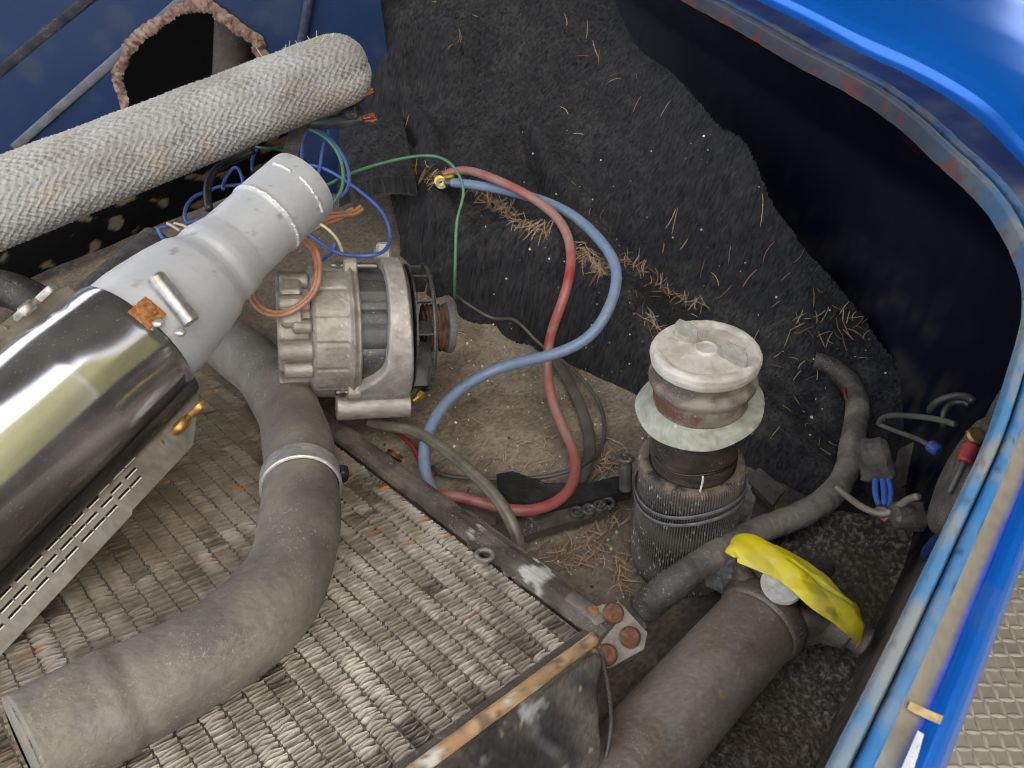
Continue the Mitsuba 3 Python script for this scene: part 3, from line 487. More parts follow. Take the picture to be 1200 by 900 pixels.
# chrome shell, slightly oval, with rolled side flange
cs = axp(150, 395)
def shell_r(r, z, p): return r*(1+.035*np.cos(2*(p-.5))*sst(cs, cs+.05, z)) + .0011*np.exp(-((p+.50-.2*np.sin(z*14))/.05)**2)*sst(cs+.03, cs+.06, z) + .0006*np.sin(z*40)*np.exp(-((p-.62)/.3)**2)
sh = lathe([(.0500, cs-.004), (.0530, cs-.004), (.0538, cs-.001), (.0545, cs+.004), (.0580, cs+.06), (.0600, cs+.42)], 128, step=.003, disp=shell_r); add('silencer__chrome_shell', put(sh, SF), 'm_chrome', None, 50)
def side_pt(s, ang, r): return (SF@np.array([r*math.cos(ang), r*math.sin(ang), s, 1]))[:3]
# which way does +angle turn? choose so that +ang is towards the lower right of the picture
SG = 1 if (side_pt(.3, .5, .06)-side_pt(.3, 0, .06))@(np.array([.7, -.3, -.6])) > 0 else -1
def flange(sgn, w, s0, s1, cols, key, slots=False):
    a = sgn*SG*1.42
    P = []
    ss = np.linspace(s0, s1, 120)
    for s in ss:
        r = .0575 if s < cs+.1 else .0595; base = side_pt(s, a, r); outd = unit(side_pt(s, a+sgn*SG*.9, 1)-side_pt(s, a+sgn*SG*.9, 0)); outd = unit(side_pt(s, sgn*SG*1.35, 1)-side_pt(s, sgn*SG*1.35, 0))
        ww = w*min(1, .25+(s-s0)/.035) if not slots else w*min(1, .12+(s-s0)/.045)
        P.append([base-outd*.004, base, base+outd*ww*.5, base+outd*ww, base+outd*ww-SF[:3, 0]*.0012, base-outd*.004-SF[:3, 0]*.0015])
    P = np.array(P); m = tm(P.reshape(-1, 3), grid_faces(120, 6)); return m, P
m, FP = flange(1, .031, axp(232, 462)-.004, .55, None, '', True); add('silencer__slotted_flange', dense(m, .006), 'm_metal', wear((100, 96, 90), (74, 69, 62), .5, 40), 35); lab('silencer__slotted_flange', 'dull steel flange punched with rows of short slots')
sl = []; r0 = axp(150, 545); ed = SF[:3, 2]
for r_ in range(3):
    for i in range(26):
        s = r0+.004*r_+i*.0128+(r_ % 2)*.003; 
        i_ = int(np.interp(s, np.linspace(axp(232, 462)-.004, .55, 120), np.arange(120))); b0, b1 = FP[i_, 1], FP[i_, 3]; c = b0+(b1-b0)*(.16+.22*r_); o = unit(b1-b0)
        M = np.eye(4); M[:3, 0], M[:3, 1], M[:3, 2], M[:3, 3] = ed, o, np.cross(ed, o), c; nn_ = np.cross(ed, o); nn_ = nn_*np.sign(nn_@SF[:3, 0]); M[:3, 2] = nn_; b = cbox(.0105, .0011, .0012, .0003); b.apply_translation([0, .0008, .0004]); sl.append(put(b, M)); b2 = cbox(.0105, .0016, .0006, .0002); b2.apply_translation([0, -.0006, .0002]); tk.append(put(b2, M))
add('silencer__slotted_flange__slot_lips', cat(*sl), 'm_metal', (196, 192, 182), False); lab('silencer__slotted_flange__slot_lips', kind='stuff')
add('silencer__slotted_flange__slots', cat(*tk), 'm_matte', (22, 20, 18), False); lab('silencer__slotted_flange__slots', kind='stuff')
m, FP2 = flange(-1, .011, axp(78, 335), .55, None, ''); add('silencer__side_flange', dense(m, .006), 'm_metal', wear((136, 130, 120), (96, 88, 78), .5, 40), 35)
# lower rolled skirt of the shell (dull dark chrome)
def skirt(u, v):
    s = axp(222, 452)+u*.40; a = SG*(1.02+.62*v); r = .0588+.003*np.sin(v*3.1)+.0012*sst(0, .1, u); loc = np.stack([r*np.cos(a), r*np.sin(a), s, np.ones_like(s)]); return (SF@loc)[:3].T
add('silencer__skirt', sheet(skirt, 120, 24), 'm_chrome2', wear((96, 94, 92), (70, 68, 66), .5, 50, (150, 148, 140)), True); scene['m_chrome2'] = vc(.28, metallic=.8, spec=.5)
# hinge-like tab, rust, clips
ta, tb = axp(160, 355), axp(205, 388)
t0 = side_pt(axp(176, 356), -SG*.42, .0585); t1 = side_pt(axp(190, 384), SG*.33, .0585)
m = dense(cyl(t0, t1, .0068, 24), .004); add('silencer__tab', m, 'm_metal', wear((178, 176, 172), (110, 104, 96), .45, 80), 40); lab('silencer__tab', 'short bright rolled tab on the shell edge')
def rustp(u, v):
    s = axp(168, 372)+.004+u*.018; a = SG*(-.32+.36*v); w_ = .5+.5*F(np.stack([u*4, v*4, 0*u], 1), 3, 3); r = .0562+.0012*np.sin(np.pi*u)*np.sin(np.pi*v)*w_-.0016*((u-.35)**2+(v-.35)**2 > .12+.2*(w_-.7)); loc = np.stack([r*np.cos(a), r*np.sin(a), s, np.ones_like(s)]); return (SF@loc)[:3].T
add('silencer__rust_patch', sheet(rustp, 40, 40), 'm_matte', wear((126, 78, 44), (160, 118, 78), .45, 190, var=.45), True)
for q in ((160, 384), (184, 392)):
    c_ = side_pt(axp(*q)+.004, SG*(.05 if q[0] < 170 else .32), .0568); m = ball([0, 0, 0], .0036, 2); m.apply_scale([1.2, 1, .8]); m.apply_translation(c_); add(num('silencer__solder_blob'), jitter(m, .0012, 200), 'm_metal', (204, 198, 188), True)
def clip(key, cpos, d1, d2, col, label):
    nn = unit(np.cross(d1, d2)); nn = nn*np.sign(nn@(EYE-cpos)); b = cbox(.012, .008, .006, .0012); M = np.eye(4); M[:3, 0], M[:3, 1], M[:3, 2], M[:3, 3] = d1, np.cross(nn, d1), nn, cpos+nn*.003
    w1 = sweep(spl([cpos-d1*.020+nn*.001, cpos-d1*.010+nn*.001, cpos-d1*.006+nn*.0065, cpos+d1*.004+nn*.0068, cpos+d1*.009+nn*.002, cpos+d1*.014+nn*.006, cpos+d1*.024+nn*.0075], .0015), .0012, 8, up=d2, sect=lambda p: (2.2*np.cos(p), .6*np.sin(p)))
    add(key, cat(put(b, M), w1), 'm_metal', wear(col, (90, 70, 50), .35, 150), 30); lab(key, label)
cp = side_pt(axp(196, 487), SG*1.42, .0585+.012); clip('silencer__clip', cp, -AX, np.cross(AX, upn), (176, 138, 72), 'brass-coloured spring clip on the slotted flange')
cp = side_pt(axp(40, 372), -SG*1.42, .0585+.007); clip('silencer__clip_001', cp, -AX, np.cross(AX, upn), (168, 164, 156), 'steel spring clip on the far flange')

# ---- heat-wrapped pipe
W0, W1 = pd(-60, 262, .70), pd(426, 70, .86); wp = np.linspace(W0, W1, 620); LW = np.linalg.norm(W1-W0); rw = np.full(620, .0370); e = np.clip((np.linspace(0, LW, 620)-(LW-.040))/.040, 0, 1); rw = rw*np.sqrt(np.clip(1-.93*e**2.6, .02, 1)); wp[:, 2] -= .0
def sect_w(p):
    k = (np.abs(np.cos(p))**2.8+np.abs(np.sin(p))**2.8)**(-1/2.8); return .98*k*np.cos(p), 1.02*k*np.sin(p)
NS = 330
def weave(s, p):
    c1, c2 = s/.0082, p*30/(2*np.pi); h = np.cos(2*np.pi*c1+1.2*np.sin(2*np.pi*c2*.5))*np.cos(2*np.pi*c2) ; q = np.stack([s*40, np.cos(p)*3, np.sin(p)*3], -1); return .0009*h+.0004*np.cos(2*np.pi*c1*2)*np.cos(4*np.pi*c2)+.0030*(F(q, 3, 4)-.5)*.8
wm_ = sweep(wp, rw, NS, disp=weave, sect=sect_w, up=[0, .25, 1])
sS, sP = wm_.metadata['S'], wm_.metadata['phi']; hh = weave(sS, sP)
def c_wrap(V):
    n = F(V*18, 4, 3); c = mixc(np.tile(lin((154, 154, 151)), (len(V), 1)), lin((140, 137, 130)), sst(.4, .65, n)); c = mixc(c, lin((92, 87, 80)), sst(-.0001, -.0014, hh)*.7); c = mixc(c, lin((178, 152, 122)), sst(.56, .80, F(V*26, 4, 19))*.3)  # darker weave dimples: trapped dirt and painted recess shade in one tone
    c = mixc(c, lin((112, 108, 102)), sst(-.2, -.75, np.cos(sP))*.6); return np.clip(c*(1+.16*(2*N(V*1100, 3)-1)[:, None]), .01, .9)  # underside darkened, its weaker light put into the cloth colour
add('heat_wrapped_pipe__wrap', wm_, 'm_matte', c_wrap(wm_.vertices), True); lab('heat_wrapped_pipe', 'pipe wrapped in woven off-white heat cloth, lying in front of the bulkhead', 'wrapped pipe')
fr = []
for i in range(26):
    s = LW-.02-.10*rg.random(); a = rg.normal(.25, .35); b = wp[int(s/LW*619)]; T3, A3, B3 = unit(W1-W0), unit(np.array([0, .25, 1])-unit(W1-W0)*(unit(W1-W0)@np.array([0, .25, 1]))), None; B3 = np.cross(T3, A3); o = b+(A3*math.cos(a)+B3*math.sin(a))*.0365; d = unit(A3*math.cos(a)+B3*math.sin(a)+rg.normal(0, .9, 3))
    fr.append(sweep(np.array([o, o+d*.004, o+d*.007+rg.normal(0, .002, 3)]), .0004, 4))
add('heat_wrapped_pipe__frayed_threads', cat(*fr), 'm_matte', wear((190, 180, 160)), True); lab('heat_wrapped_pipe__frayed_threads', kind='stuff')

scene['m_tank'] = vc(.5, spec=.3, bump=b_cast)
# ---- alternator
AF_c = pd(405, 386, .79); AF_ax = unit([.95, .24, -.17]); AF_c = AF_c - AF_ax*.064; AL = frame(AF_c, AF_ax, EYE-AF_c)@np.diag([.96, .96, .84, 1.0])      # local z = axis (pulley end +), local x = towards the camera
upA = frame(AF_c, AF_ax, EYE-AF_c)[:3, :3].T@np.array([0, 0, 1.0]); PH_UP = math.atan2(upA[1], upA[0]); sgA = np.sign(PH_UP)
def aph(deg): return sgA*math.radians(deg)             # angle from the camera-facing side, positive towards the top
c_al = wear((152, 146, 137), (116, 107, 95), .45, 40, (190, 186, 176), var=.25); c_al2 = wear((170, 166, 159), (132, 125, 114), .42, 60, (200, 196, 188), var=.22); c_dk = wear((46, 47, 50), (72, 68, 62), .4, 60)
lab('alternator', 'dirty grey aluminium alternator with black fan and rusty ribbed pulley', 'alternator')
def al(m): return put(m, AL)
def ring_(r0, r1, z0, z1, **k): return lathe([(r0, z0+.002), (r0+.0005, z0), (r1-.002, z0), (r1, z0+.002), (r1, z1-.002), (r1-.002, z1), (r0, z1)], 96, **k)
rear = ring_(.0, .061, -.004, .034, step=.003, disp=lambda r, z, p: r*(1-.06*(np.cos(p*7) > .55)*(r > .04)))
add('alternator__rear_cover', al(rear), 'm_cast', c_al, 40)
def houz(r, z, p):
    g = np.abs(((p*16/(2*np.pi)) % 1)-.5); return r*(1-.022*np.exp(-((g)/.045)**2)*(r > .05)*(z > .036)*(z < .074)) + .0035*np.exp(-((z-.079)/.0028)**2)*(r > .05)
ho = lathe([(0, .030), (.058, .030), (.069, .034), (.0715, .038), (.0725, .074), (.0725, .086), (.070, .088), (.05, .088)], 256, step=.0013, disp=houz); add('alternator__rear_housing', al(ho), 'm_cast', c_al, 45)
st = ring_(.04, .0655, .085, .135, step=.003, disp=lambda r, z, p: r-.0022*(np.abs(((p*10/(2*np.pi)) % 1)-.5) < .06)*(r > .05)-.003*(np.cos(p*2+.6) > .85)); add('alternator__stator', al(st), 'm_plastic', c_dk, 40)
for i, (dg, z0, z1, r_, rr_) in enumerate([(24, -.002, .032, .0630, .0085), (-18, -.004, .034, .0625, .0105), (-38, .002, .034, .0630, .0085), (52, .0, .032, .0620, .0080), (3, .012, .033, .0650, .0070)]):
    a = aph(dg); o = np.array([math.cos(a)*r_, math.sin(a)*r_, 0]); m = cyl(o+[0, 0, z0], o+[0, 0, z1], rr_, 24, .002); add(num('alternator__boss'), al(dense(m, .008)), 'm_cast', c_al, 40)
for dg in (12, 40):
    a = aph(dg); m = cbox(.016, .020, .024, .003); m.apply_translation([.062, 0, .012]); m.apply_transform(trimesh.transformations.rotation_matrix(a, [0, 0, 1])); add(num('alternator__terminal_block'), al(dense(m, .008)), 'm_cast', c_al, 40)
for dg in (62, -62):                                                  # through bolts
    a = aph(dg); o = np.array([math.cos(a)*.0735, math.sin(a)*.0735, 0]); lugm = hull(cyl(o+[0, 0, .072], o+[0, 0, .088], .0085, 20), cyl(o*.86+[0, 0, .072], o*.86+[0, 0, .088], .013, 20)); add(num('alternator__bolt_lug'), al(dense(lugm, .008)), 'm_cast', c_al, 40)
    bl = cat(cyl(o+[0, 0, .058], o+[0, 0, .112], .0032, 14), put(trimesh.creation.cylinder(.0055, .006, sections=6), frame(o+[0, 0, .0665], [0, 0, 1], [1, 0, 0]))); add(num('alternator__through_bolt'), al(bl), 'm_metal', wear((126, 122, 116), (78, 70, 62), .5, 150), 35)
# front bracket: a broad cast band that flares into a foot
def band(u, v):
    ph = aph(92)+(aph(-74)-aph(92))*u; z0 = .116-.052*sst(.70, 1.0, u)**1.5+.003*np.sin(u*5); z1 = .142+.006*sst(.3, .9, u); z = z0+(z1-z0)*v; ed_ = np.minimum(1, np.minimum(v, 1-v)/.10); r = .0735+.0030*np.sqrt(ed_)+.0030*sst(.8, 1, u)
    return np.stack([r*np.cos(ph), r*np.sin(ph), z], 1)
bo_ = sheet(band, 90, 40); bi = bo_.copy(); bi.vertices[:, :2] *= (np.hypot(*bi.vertices[:, :2].T)[:, None]-.009)/np.hypot(*bi.vertices[:, :2].T)[:, None]
def rimjoin(a, b, nu, nv):
    loop = np.r_[np.arange(nv), np.arange(1, nu)*nv+nv-1, (nu-1)*nv+np.arange(nv-2, -1, -1), np.arange(nu-2, 0, -1)*nv]; k = len(a.vertices); l2 = np.roll(loop, -1)
    return tm(np.vstack([a.vertices, b.vertices]), np.vstack([a.faces, b.faces[:, ::-1]+k, np.stack([loop, loop+k, l2+k], 1), np.stack([loop, l2+k, l2], 1)]))
add('alternator__front_bracket', al(rimjoin(bo_, bi, 90, 40)), 'm_cast', c_al2, 50); lab('alternator__front_bracket', 'paler cast front bracket flaring into a mounting foot')
a = aph(-80); o = np.array([math.cos(a)*.083, math.sin(a)*.083, 0]); ft = lathe([(.0052, .060), (.0125, .060), (.0140, .0615), (.0140, .148), (.0125, .1495), (.0052, .1495), (.0052, .060)], 40, step=.006); ft.apply_translation(o); gus = hull(cyl(o*.9+[0, 0, .10], o*.9+[0, 0, .146], .012, 20), cyl(o*1.0+[0, 0, .07], o*1.0+[0, 0, .146], .011, 20)); add('alternator__front_bracket__foot', al(cat(ft, dense(gus, .01))), 'm_cast', c_al2, 40)
tp = cbox(.022, .030, .018, .003); tp.apply_translation([.082, 0, .126]); tp.apply_transform(trimesh.transformations.rotation_matrix(aph(100), [0, 0, 1])); add('alternator__front_bracket__top_lug', al(dense(tp, .008)), 'm_cast', c_al2, 40)
pl_ = ring_(.0, .0715, .134, .146, step=.003); add('alternator__front_plate', al(pl_), 'm_cast', wear((96, 94, 90), (70, 66, 60), .5, 60), 40)
# fan: back disc, blades
fb = ring_(.012, .070, .150, .1525, step=.006); bl_ = []
for i in range(12):
    b = cbox(.030, .0022, .020, .0006); b.apply_transform(trimesh.transformations.rotation_matrix(.5, [0, 0, 1])); b.apply_translation([.0545, 0, .162]); b.apply_transform(trimesh.transformations.rotation_matrix(2*np.pi*i/12, [0, 0, 1])); bl_.append(b)
add('alternator__fan', al(fb), 'm_plastic', wear((30, 32, 36), (58, 56, 54), .35, 70), 40)
for b in bl_: add(num('alternator__fan__blade'), al(dense(b, .012)), 'm_plastic', wear((36, 38, 42), (64, 62, 60), .4, 70), 30)
fr_ = lathe([(.0685, .170), (.0705, .170), (.0715, .172), (.0705, .1745), (.064, .1745), (.064, .1725), (.0685, .172)], 96, step=.004); add('alternator__fan__rim', al(fr_), 'm_plastic', wear((34, 36, 40), (66, 64, 60), .4, 70), 40)
zz = np.linspace(.172, .198, 90); pu = lathe([(0, .168), (.018, .170), (.018, .172)]+[(.0245+.0022*np.cos((z-.172)*2*np.pi/.0052), z) for z in zz]+[(.0245, .199)], 64, step=.004)
add('alternator__pulley', al(pu), 'm_dull', lambda V: np.clip(mixc(np.tile(lin((118, 84, 66)), (len(V), 1)), lin((72, 56, 48)), sst(.4, .6, F(V*90, 3, 3))), .01, .9), 50); lab('alternator__pulley', 'ribbed pulley gone rust brown')
pf = lathe([(.0, .199), (.0245, .199), (.0275, .2005), (.0285, .203), (.0285, .207), (.0275, .209), (.018, .2095), (.016, .206), (0, .206)], 64, step=.004); add('alternator__pulley__flange', al(pf), 'm_dull', wear((82, 84, 86), (110, 104, 96), .4, 80), 40)
fit0 = at(493, 462, .045); fd = unit([.8, .5, .5]); m = cat(put(trimesh.creation.cylinder(.0052, .007, sections=6), frame(fit0, fd)), cyl(fit0+fd*.003, fit0+fd*.014, .0030, 14), cyl(fit0-fd*.012, fit0-fd*.002, .0036, 14)); add('brass_fitting', m, 'm_metal', wear((196, 164, 84), (130, 100, 50), .4, 150), 35); lab('brass_fitting', 'tiny brass hose fitting beside the alternator foot', 'fitting')

# ---- filler neck
FB, FT = at(797, 652, .0), at(829, 396, .250); FA = unit(FT-FB); FL = np.linalg.norm(FT-FB); FF = frame(FB, FA, EYE-FB)
def fpt(u, v):
    d = ray(u, v); a = np.array([[1, -(FA@d)], [FA@d, -(d@d)]]); b = np.array([(EYE-FB)@FA, (EYE-FB)@d]); return np.linalg.solve(a, b)[0]
lab('filler_neck', 'upright black fuel filler neck with pale green washer and ribbed hose', 'filler neck')
zh = .128
def ribs(r, z, p): return r*(1+.020*np.cos(p*120)*sst(.038, .043, r))+.0006*np.sin(z*120+p)*(r > .04)
hs = lathe([(.035, zh-.012), (.036, zh-.001), (.037, zh), (.0425, zh-.0005), (.0440, zh-.003), (.0445, zh-.03), (.0455, .05), (.0465, .012), (.0450, -.004)], 720, step=.003, disp=ribs)
def c_ribs(V):
    q = V-FB; z = q@FA; r = np.linalg.norm(q-np.outer(z, FA), axis=1); n = F(V*40, 4, 3); c = mixc(np.tile(lin((26, 25, 24)), (len(V), 1)), lin((60, 55, 49)), sst(.45, .7, n)*.7)
    c = mixc(c, lin((110, 103, 94)), sst(.0452, .0464, r+.0018*z/.128)*.7); c = mixc(c, lin((122, 106, 86)), sst(zh-.009, zh-.0015, z)*.8*sst(.35, .55, F(V*110, 3, 5))); sp = ((N(V*480, 15) > .80) & (F(V*28, 3, 8) > .50)).astype(float)*sst(.0436, .0450, r+.0008*(1-z/.128)); return np.clip(mixc(c, lin((200, 196, 186)), sp*.85), .004, .9)
hsw = put(hs, FF); add('filler_neck__ribbed_hose', hsw, 'm_rubber', c_ribs, True); lab('filler_neck__ribbed_hose', 'vertically ribbed black hose spattered with white')
pp_ = lathe([(.0350, .09), (.0350, zh+.004), (.0365, zh+.008), (.0365, zh+.011), (.0350, zh+.014), (.0352, .188), (.03, .190)], 96, step=.003); add('filler_neck__tube', put(pp_, FF), 'm_dull', wear((38, 35, 32), (88, 70, 54), .38, 55, (160, 150, 140), .01), 45)
def wash(r, z, p): return r*(1+.012*np.sin(p*3+1)+.008*np.sin(p*7))
wa = lathe([(.030, .1935), (.040, .1925), (.0495, .188), (.0505, .1868), (.0497, .1855), (.040, .1900), (.030, .1915)], 120, step=.002, disp=wash); V = wa.vertices; V[:, 2] += .0075*sst(.03, .05, np.hypot(V[:, 0], V[:, 1]))*np.cos(np.arctan2(V[:, 1], V[:, 0])-aph(0)-2.3)*1.0
add('filler_neck__washer', put(wa, FF), 'm_matte', wear((160, 163, 150), (134, 132, 116), .5, 60, (196, 198, 188), var=.3), 50); lab('filler_neck__washer', 'pale green fibre washer, bent like a saucer')
co = lathe([(.036, .190), (.0372, .194), (.0372, .204), (.0360, .206), (.0360, .209), (.0402, .2105), (.0418, .2135), (.0420, .2165), (.0400, .2195), (.0368, .221), (.0368, .229), (.0395, .2305), (.038, .234), (.03, .234)], 96, step=.002); add('filler_neck__collar', put(co, FF), 'm_dull', lambda V: np.clip(mixc(mixc(np.tile(lin((84, 74, 64)), (len(V), 1)), lin((128, 118, 104)), sst(.4, .65, F(V*70, 4, 3))), lin((92, 56, 42)), sst(.48, .6, F(V*50, 3, 8))*sst(.011, .004, np.abs((V-FB)@FA-.202))), .01, .9), 40)
wr = sweep(np.array([(FF@np.array([.0360*math.cos(a), .0360*math.sin(a), zh+.0135+.002*math.sin(a*3), 1]))[:3] for a in np.linspace(-1.0, 1.4, 50)]), .0012, 8); add('filler_neck__wire_ring', wr, 'm_metal', (70, 64, 58), True)
wt = sweep(spl([(FF@np.array([.0395*math.cos(a), .0395*math.sin(a), z_, 1]))[:3] for a, z_ in ((-.25*sgA, zh+.017), (-.26*sgA, zh+.010), (-.24*sgA, zh+.001), (-.25*sgA, zh-.006))], .002), .0009, 8); add('filler_neck__white_clip', wt, 'm_plastic', (214, 208, 200), True)
# cap
cz = .2335; CR = .0418
def caplip(r, z, p): return r*(1+.012*(np.abs(np.cos(p*2)) > .985)*(r > .039))
cpm = lathe([(.034, cz-.004), (.0395, cz-.004), (.0412, cz-.002), (CR, cz+.002), (.0412, cz+.0065), (.0395, cz+.0085), (.0370, cz+.0090), (.0335, cz+.0078), (.0320, cz+.0070), (.0290, cz+.0072), (.012, cz+.0080), (.0095, cz+.0084), (.0088, cz+.0098), (.0076, cz+.0100), (.0068, cz+.0088), (0, cz+.0085)], 160, step=.0010, disp=caplip)
V = cpm.vertices; rr2, pp2 = np.hypot(V[:, 0], V[:, 1]), np.arctan2(V[:, 1], V[:, 0]); V[:, 2] += .0008*np.exp(-((np.abs(((pp2*6/(2*np.pi)+.3) % 1)-.5))/.10)**2)*sst(.012, .016, rr2)*sst(.032, .028, rr2)*(V[:, 2] > cz+.004)
lt = N(np.stack([np.round(pp2*36/1.0)*3.1, np.floor((rr2-.0335)/.0012)*5.3, 0*rr2], 1), 6); V[:, 2] += .00045*(lt > .5)*(rr2 > .0340)*(rr2 < .0388)*(V[:, 2] > cz+.006)*(np.abs(((pp2*36) % 1)-.5) < .36)
def c_cap(V):
    q = V-FB; n = F(V*55, 5, 3); c = mixc(np.tile(lin((186, 181, 170)), (len(V), 1)), lin((160, 152, 138)), sst(.35, .68, n)); return np.clip(mixc(c, lin((190, 187, 178)), sst(.5, .7, F(V*160, 4, 17))*.6)*(1+.08*(2*N(V*900, 3)-1)[:, None]), .01, .92)
add('filler_neck__cap', put(cpm, FF), 'm_caps', c_cap, 60); scene['m_caps'] = vc(.6, metallic=.1, spec=.4, bump=b_cast); lab('filler_neck__cap', 'round weathered grey metal cap with two upright finger tabs')
def wxy(u, v):
    o = FB+FA*(cz+.009); d = ray(u, v); t = ((o-EYE)@FA)/(d@FA); return (np.linalg.inv(FF)@np.r_[EYE+d*t, 1])[:2]
for (p0, p1, hgt) in (((792, 392), (815, 402), .0170), ((846, 417), (873, 430), .0165)):
    a, b = wxy(*p0), wxy(*p1); d = unit(b-a); w = np.linalg.norm(b-a); pg_ = Polygon([(0, 0), (w, 0), (w, hgt*.75), (w*.86, hgt), (w*.12, hgt), (0, hgt*.8)]).buffer(.0008); m = extr(pg_, .0010); m.apply_translation([0, 0, -.0005]); M = np.eye(4); M[:3, 0] = [d[0], d[1], 0]; M[:3, 1] = [0, 0, 1]; M[:3, 2] = np.cross(M[:3, 0], M[:3, 1]); M[:3, 3] = [a[0], a[1], cz+.0065]
    add(num('filler_neck__cap__finger_tab'), put(put(dense(m, .002), M), FF), 'm_caps', wear((150, 147, 137), (126, 119, 106), .45, 90, (186, 182, 172)), 30)
# cable ties round the ribbed hose
for zt, tl in ((.100, .08), (.091, -.02)):
    P = np.array([(FF@np.array([.0472*math.cos(a), .0472*math.sin(a), zt+.010*math.cos(a-aph(-70))+.002*math.sin(3*a), 1]))[:3] for a in np.linspace(0, 2*np.pi, 120)]); key = num('cable_tie'); add(key, sweep(P, .0020, 8, up=FA, sect=lambda p: (1.0*np.cos(p), .45*np.sin(p))), 'm_plastic', wear((104, 106, 110), (70, 70, 72), .45, 120), True)
lab('cable_tie', 'upper dark cable tie strapped round the ribbed filler hose', 'cable tie', 'cable ties on the ribbed hose'); lab('cable_tie_001', 'lower dark cable tie strapped round the ribbed filler hose', 'cable tie', 'cable ties on the ribbed hose')
hb = at(733, 560, .105); sc_ = cat(cyl(at(733, 575, .085), at(733, 540, .112), .0058, 20), cyl(at(733, 540, .112), at(733, 535, .116), .0078, 20)); add('clamp_screw', sc_, 'm_plastic', wear((44, 43, 43), (72, 68, 62), .4, 150), 35); lab('clamp_screw', 'black plastic screw clamp standing left of the ribbed hose', 'clamp')

# ---- taped harness
def hp_at(u, v, lift): return hit(u, v, lift)
TW = [hp_at(952, 428, .008), hp_at(980, 446, .012), hp_at(997, 474, .016), at(1001, 505, .040), at(994, 545, .042), at(976, 578, .046), at(940, 602, .052), at(890, 622, .056), at(835, 652, .072), at(790, 684, .066), at(752, 716, .045)]
TP = spl(TW, .0012); tr = .0118*np.ones(len(TP)); n_ = len(TP); q_ = np.linspace(0, 1, n_); tr = tr*(1-.18*sst(.1, 0, q_))*(1+.12*sst(.86, .93, q_)-.1*sst(.97, 1, q_))
tw = sweep(TP, tr, 40, disp=lambda s, p: .0006*(((s/.0095+p/(2*np.pi)+.25*N(np.stack([s*30, p*0, p*0], -1), 4)) % 1)-.5)+.0016*(F(np.stack([s*90, np.cos(p)*2, np.sin(p)*2], -1), 3, 7)-.5))
def c_tape(V):
    n = F(V*45, 4, 3); q = sst(.0, .2, 1-np.linalg.norm(V-TP[-1], axis=1)/.5); c = mixc(np.tile(lin((100, 95, 87)), (len(V), 1)), lin((138, 130, 117)), sst(.38, .62, n)); d0 = np.linalg.norm(V-TP[0], axis=1); d1 = np.linalg.norm(V-TP[-1], axis=1)
    c = mixc(c, lin((40, 38, 37)), sst(.085, .05, d0)*.8); c = mixc(c, lin((52, 50, 48)), sst(.085, .05, d1)*.8); return np.clip(c*(1+.2*(2*N(V*800, 3)-1)[:, None]), .01, .9)
add('taped_harness__wrap', tw, 'm_rubber', c_tape, True); lab('taped_harness', 'thick grey cloth-taped wiring harness snaking from the carpet past the filler neck', 'wiring harness')
def tend(u, v):
    a = TP[-1]; d = unit(TP[-1]-TP[-8]); sdv = unit(np.cross(d, [0, 0, 1])); P = a+np.outer((u-.5)*.026, sdv)+np.outer(.004+v*.020, d); P[:, 2] += .006*np.cos((u-.5)*3.1)*(1-.3*v)-.010*v+.006*(F(P*90, 2, 3)-.5); return P
add('taped_harness__loose_tape_end', sheet(tend, 24, 16), 'm_plastic', wear((70, 66, 62), (104, 98, 90), .5, 120), True)
ts = sweep(spl([hp_at(984, 470, .02), hp_at(983, 478, .022), hp_at(988, 490, .022)], .002), .0018, 8); add('taped_harness__red_wire_glimpse', ts, 'm_wire', (116, 52, 50), True)

# ---- driveshaft tube with yoke and universal joint
D1, D0 = at(893, 726, .050), at(725, 912, .062); DE = unit(D1-D0); DF = frame(D1, DE, [0, 0, 1]); DR = .0335
lab('driveshaft', 'rusty brown propeller shaft tube with welded yoke and universal joint', 'driveshaft')
tb_ = lathe([(DR, -.46), (DR, -.012), (DR-.0006, -.010), (DR+.0014, -.008), (DR+.0030, -.003), (DR+.0034, .003), (DR+.0020, .008), (DR-.002, .012), (.026, .018), (0, .020)], 112, step=.0022)
def c_shaft(V):
    q = V-D1; s = q@DE; n = F(V*24, 5, 3); c = mixc(np.tile(lin((144, 133, 120)), (len(V), 1)), lin((124, 112, 98)), sst(.35, .65, n)); c = mixc(c, lin((124, 98, 74)), sst(.5, .78, F(V*42, 4, 12))*.45); c = mixc(c, lin((170, 150, 112)), sst(.70, .76, F(V*60, 3, 22))*.6)
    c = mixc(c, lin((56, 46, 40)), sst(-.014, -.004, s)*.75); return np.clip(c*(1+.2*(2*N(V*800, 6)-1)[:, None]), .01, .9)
add('driveshaft__tube', put(tb_, DF), 'm_cast', c_shaft, 50)
EL, ER = at(866, 662, .062), at(1000, 742, .050); Q_ = unit(ER-EL); UC = (EL+ER)/2; YN = unit(np.cross(Q_, DE)); YN = YN*np.sign(YN[2])
c_yoke = wear((100, 91, 82), (128, 116, 102), .4, 50, var=.25)
for sgn, ep in ((-1, EL), (1, ER)):
    base = D1+DE*.008+Q_*sgn*.022; mid = D1+DE*.030+Q_*sgn*.040; m1 = hull(ball(base+YN*.018, .009), ball(base-YN*.018, .009), ball(mid+YN*.012, .008), ball(mid-YN*.012, .008)); m2 = hull(ball(mid+YN*.012, .008), ball(mid-YN*.012, .008), cyl(ep-Q_*sgn*.020, ep-Q_*sgn*.002, .0165, 28))
    add(num('driveshaft__yoke_ear'), jitter(dense(cat(m1, m2), .005), .0009, 60), 'm_cast', c_yoke, 40)
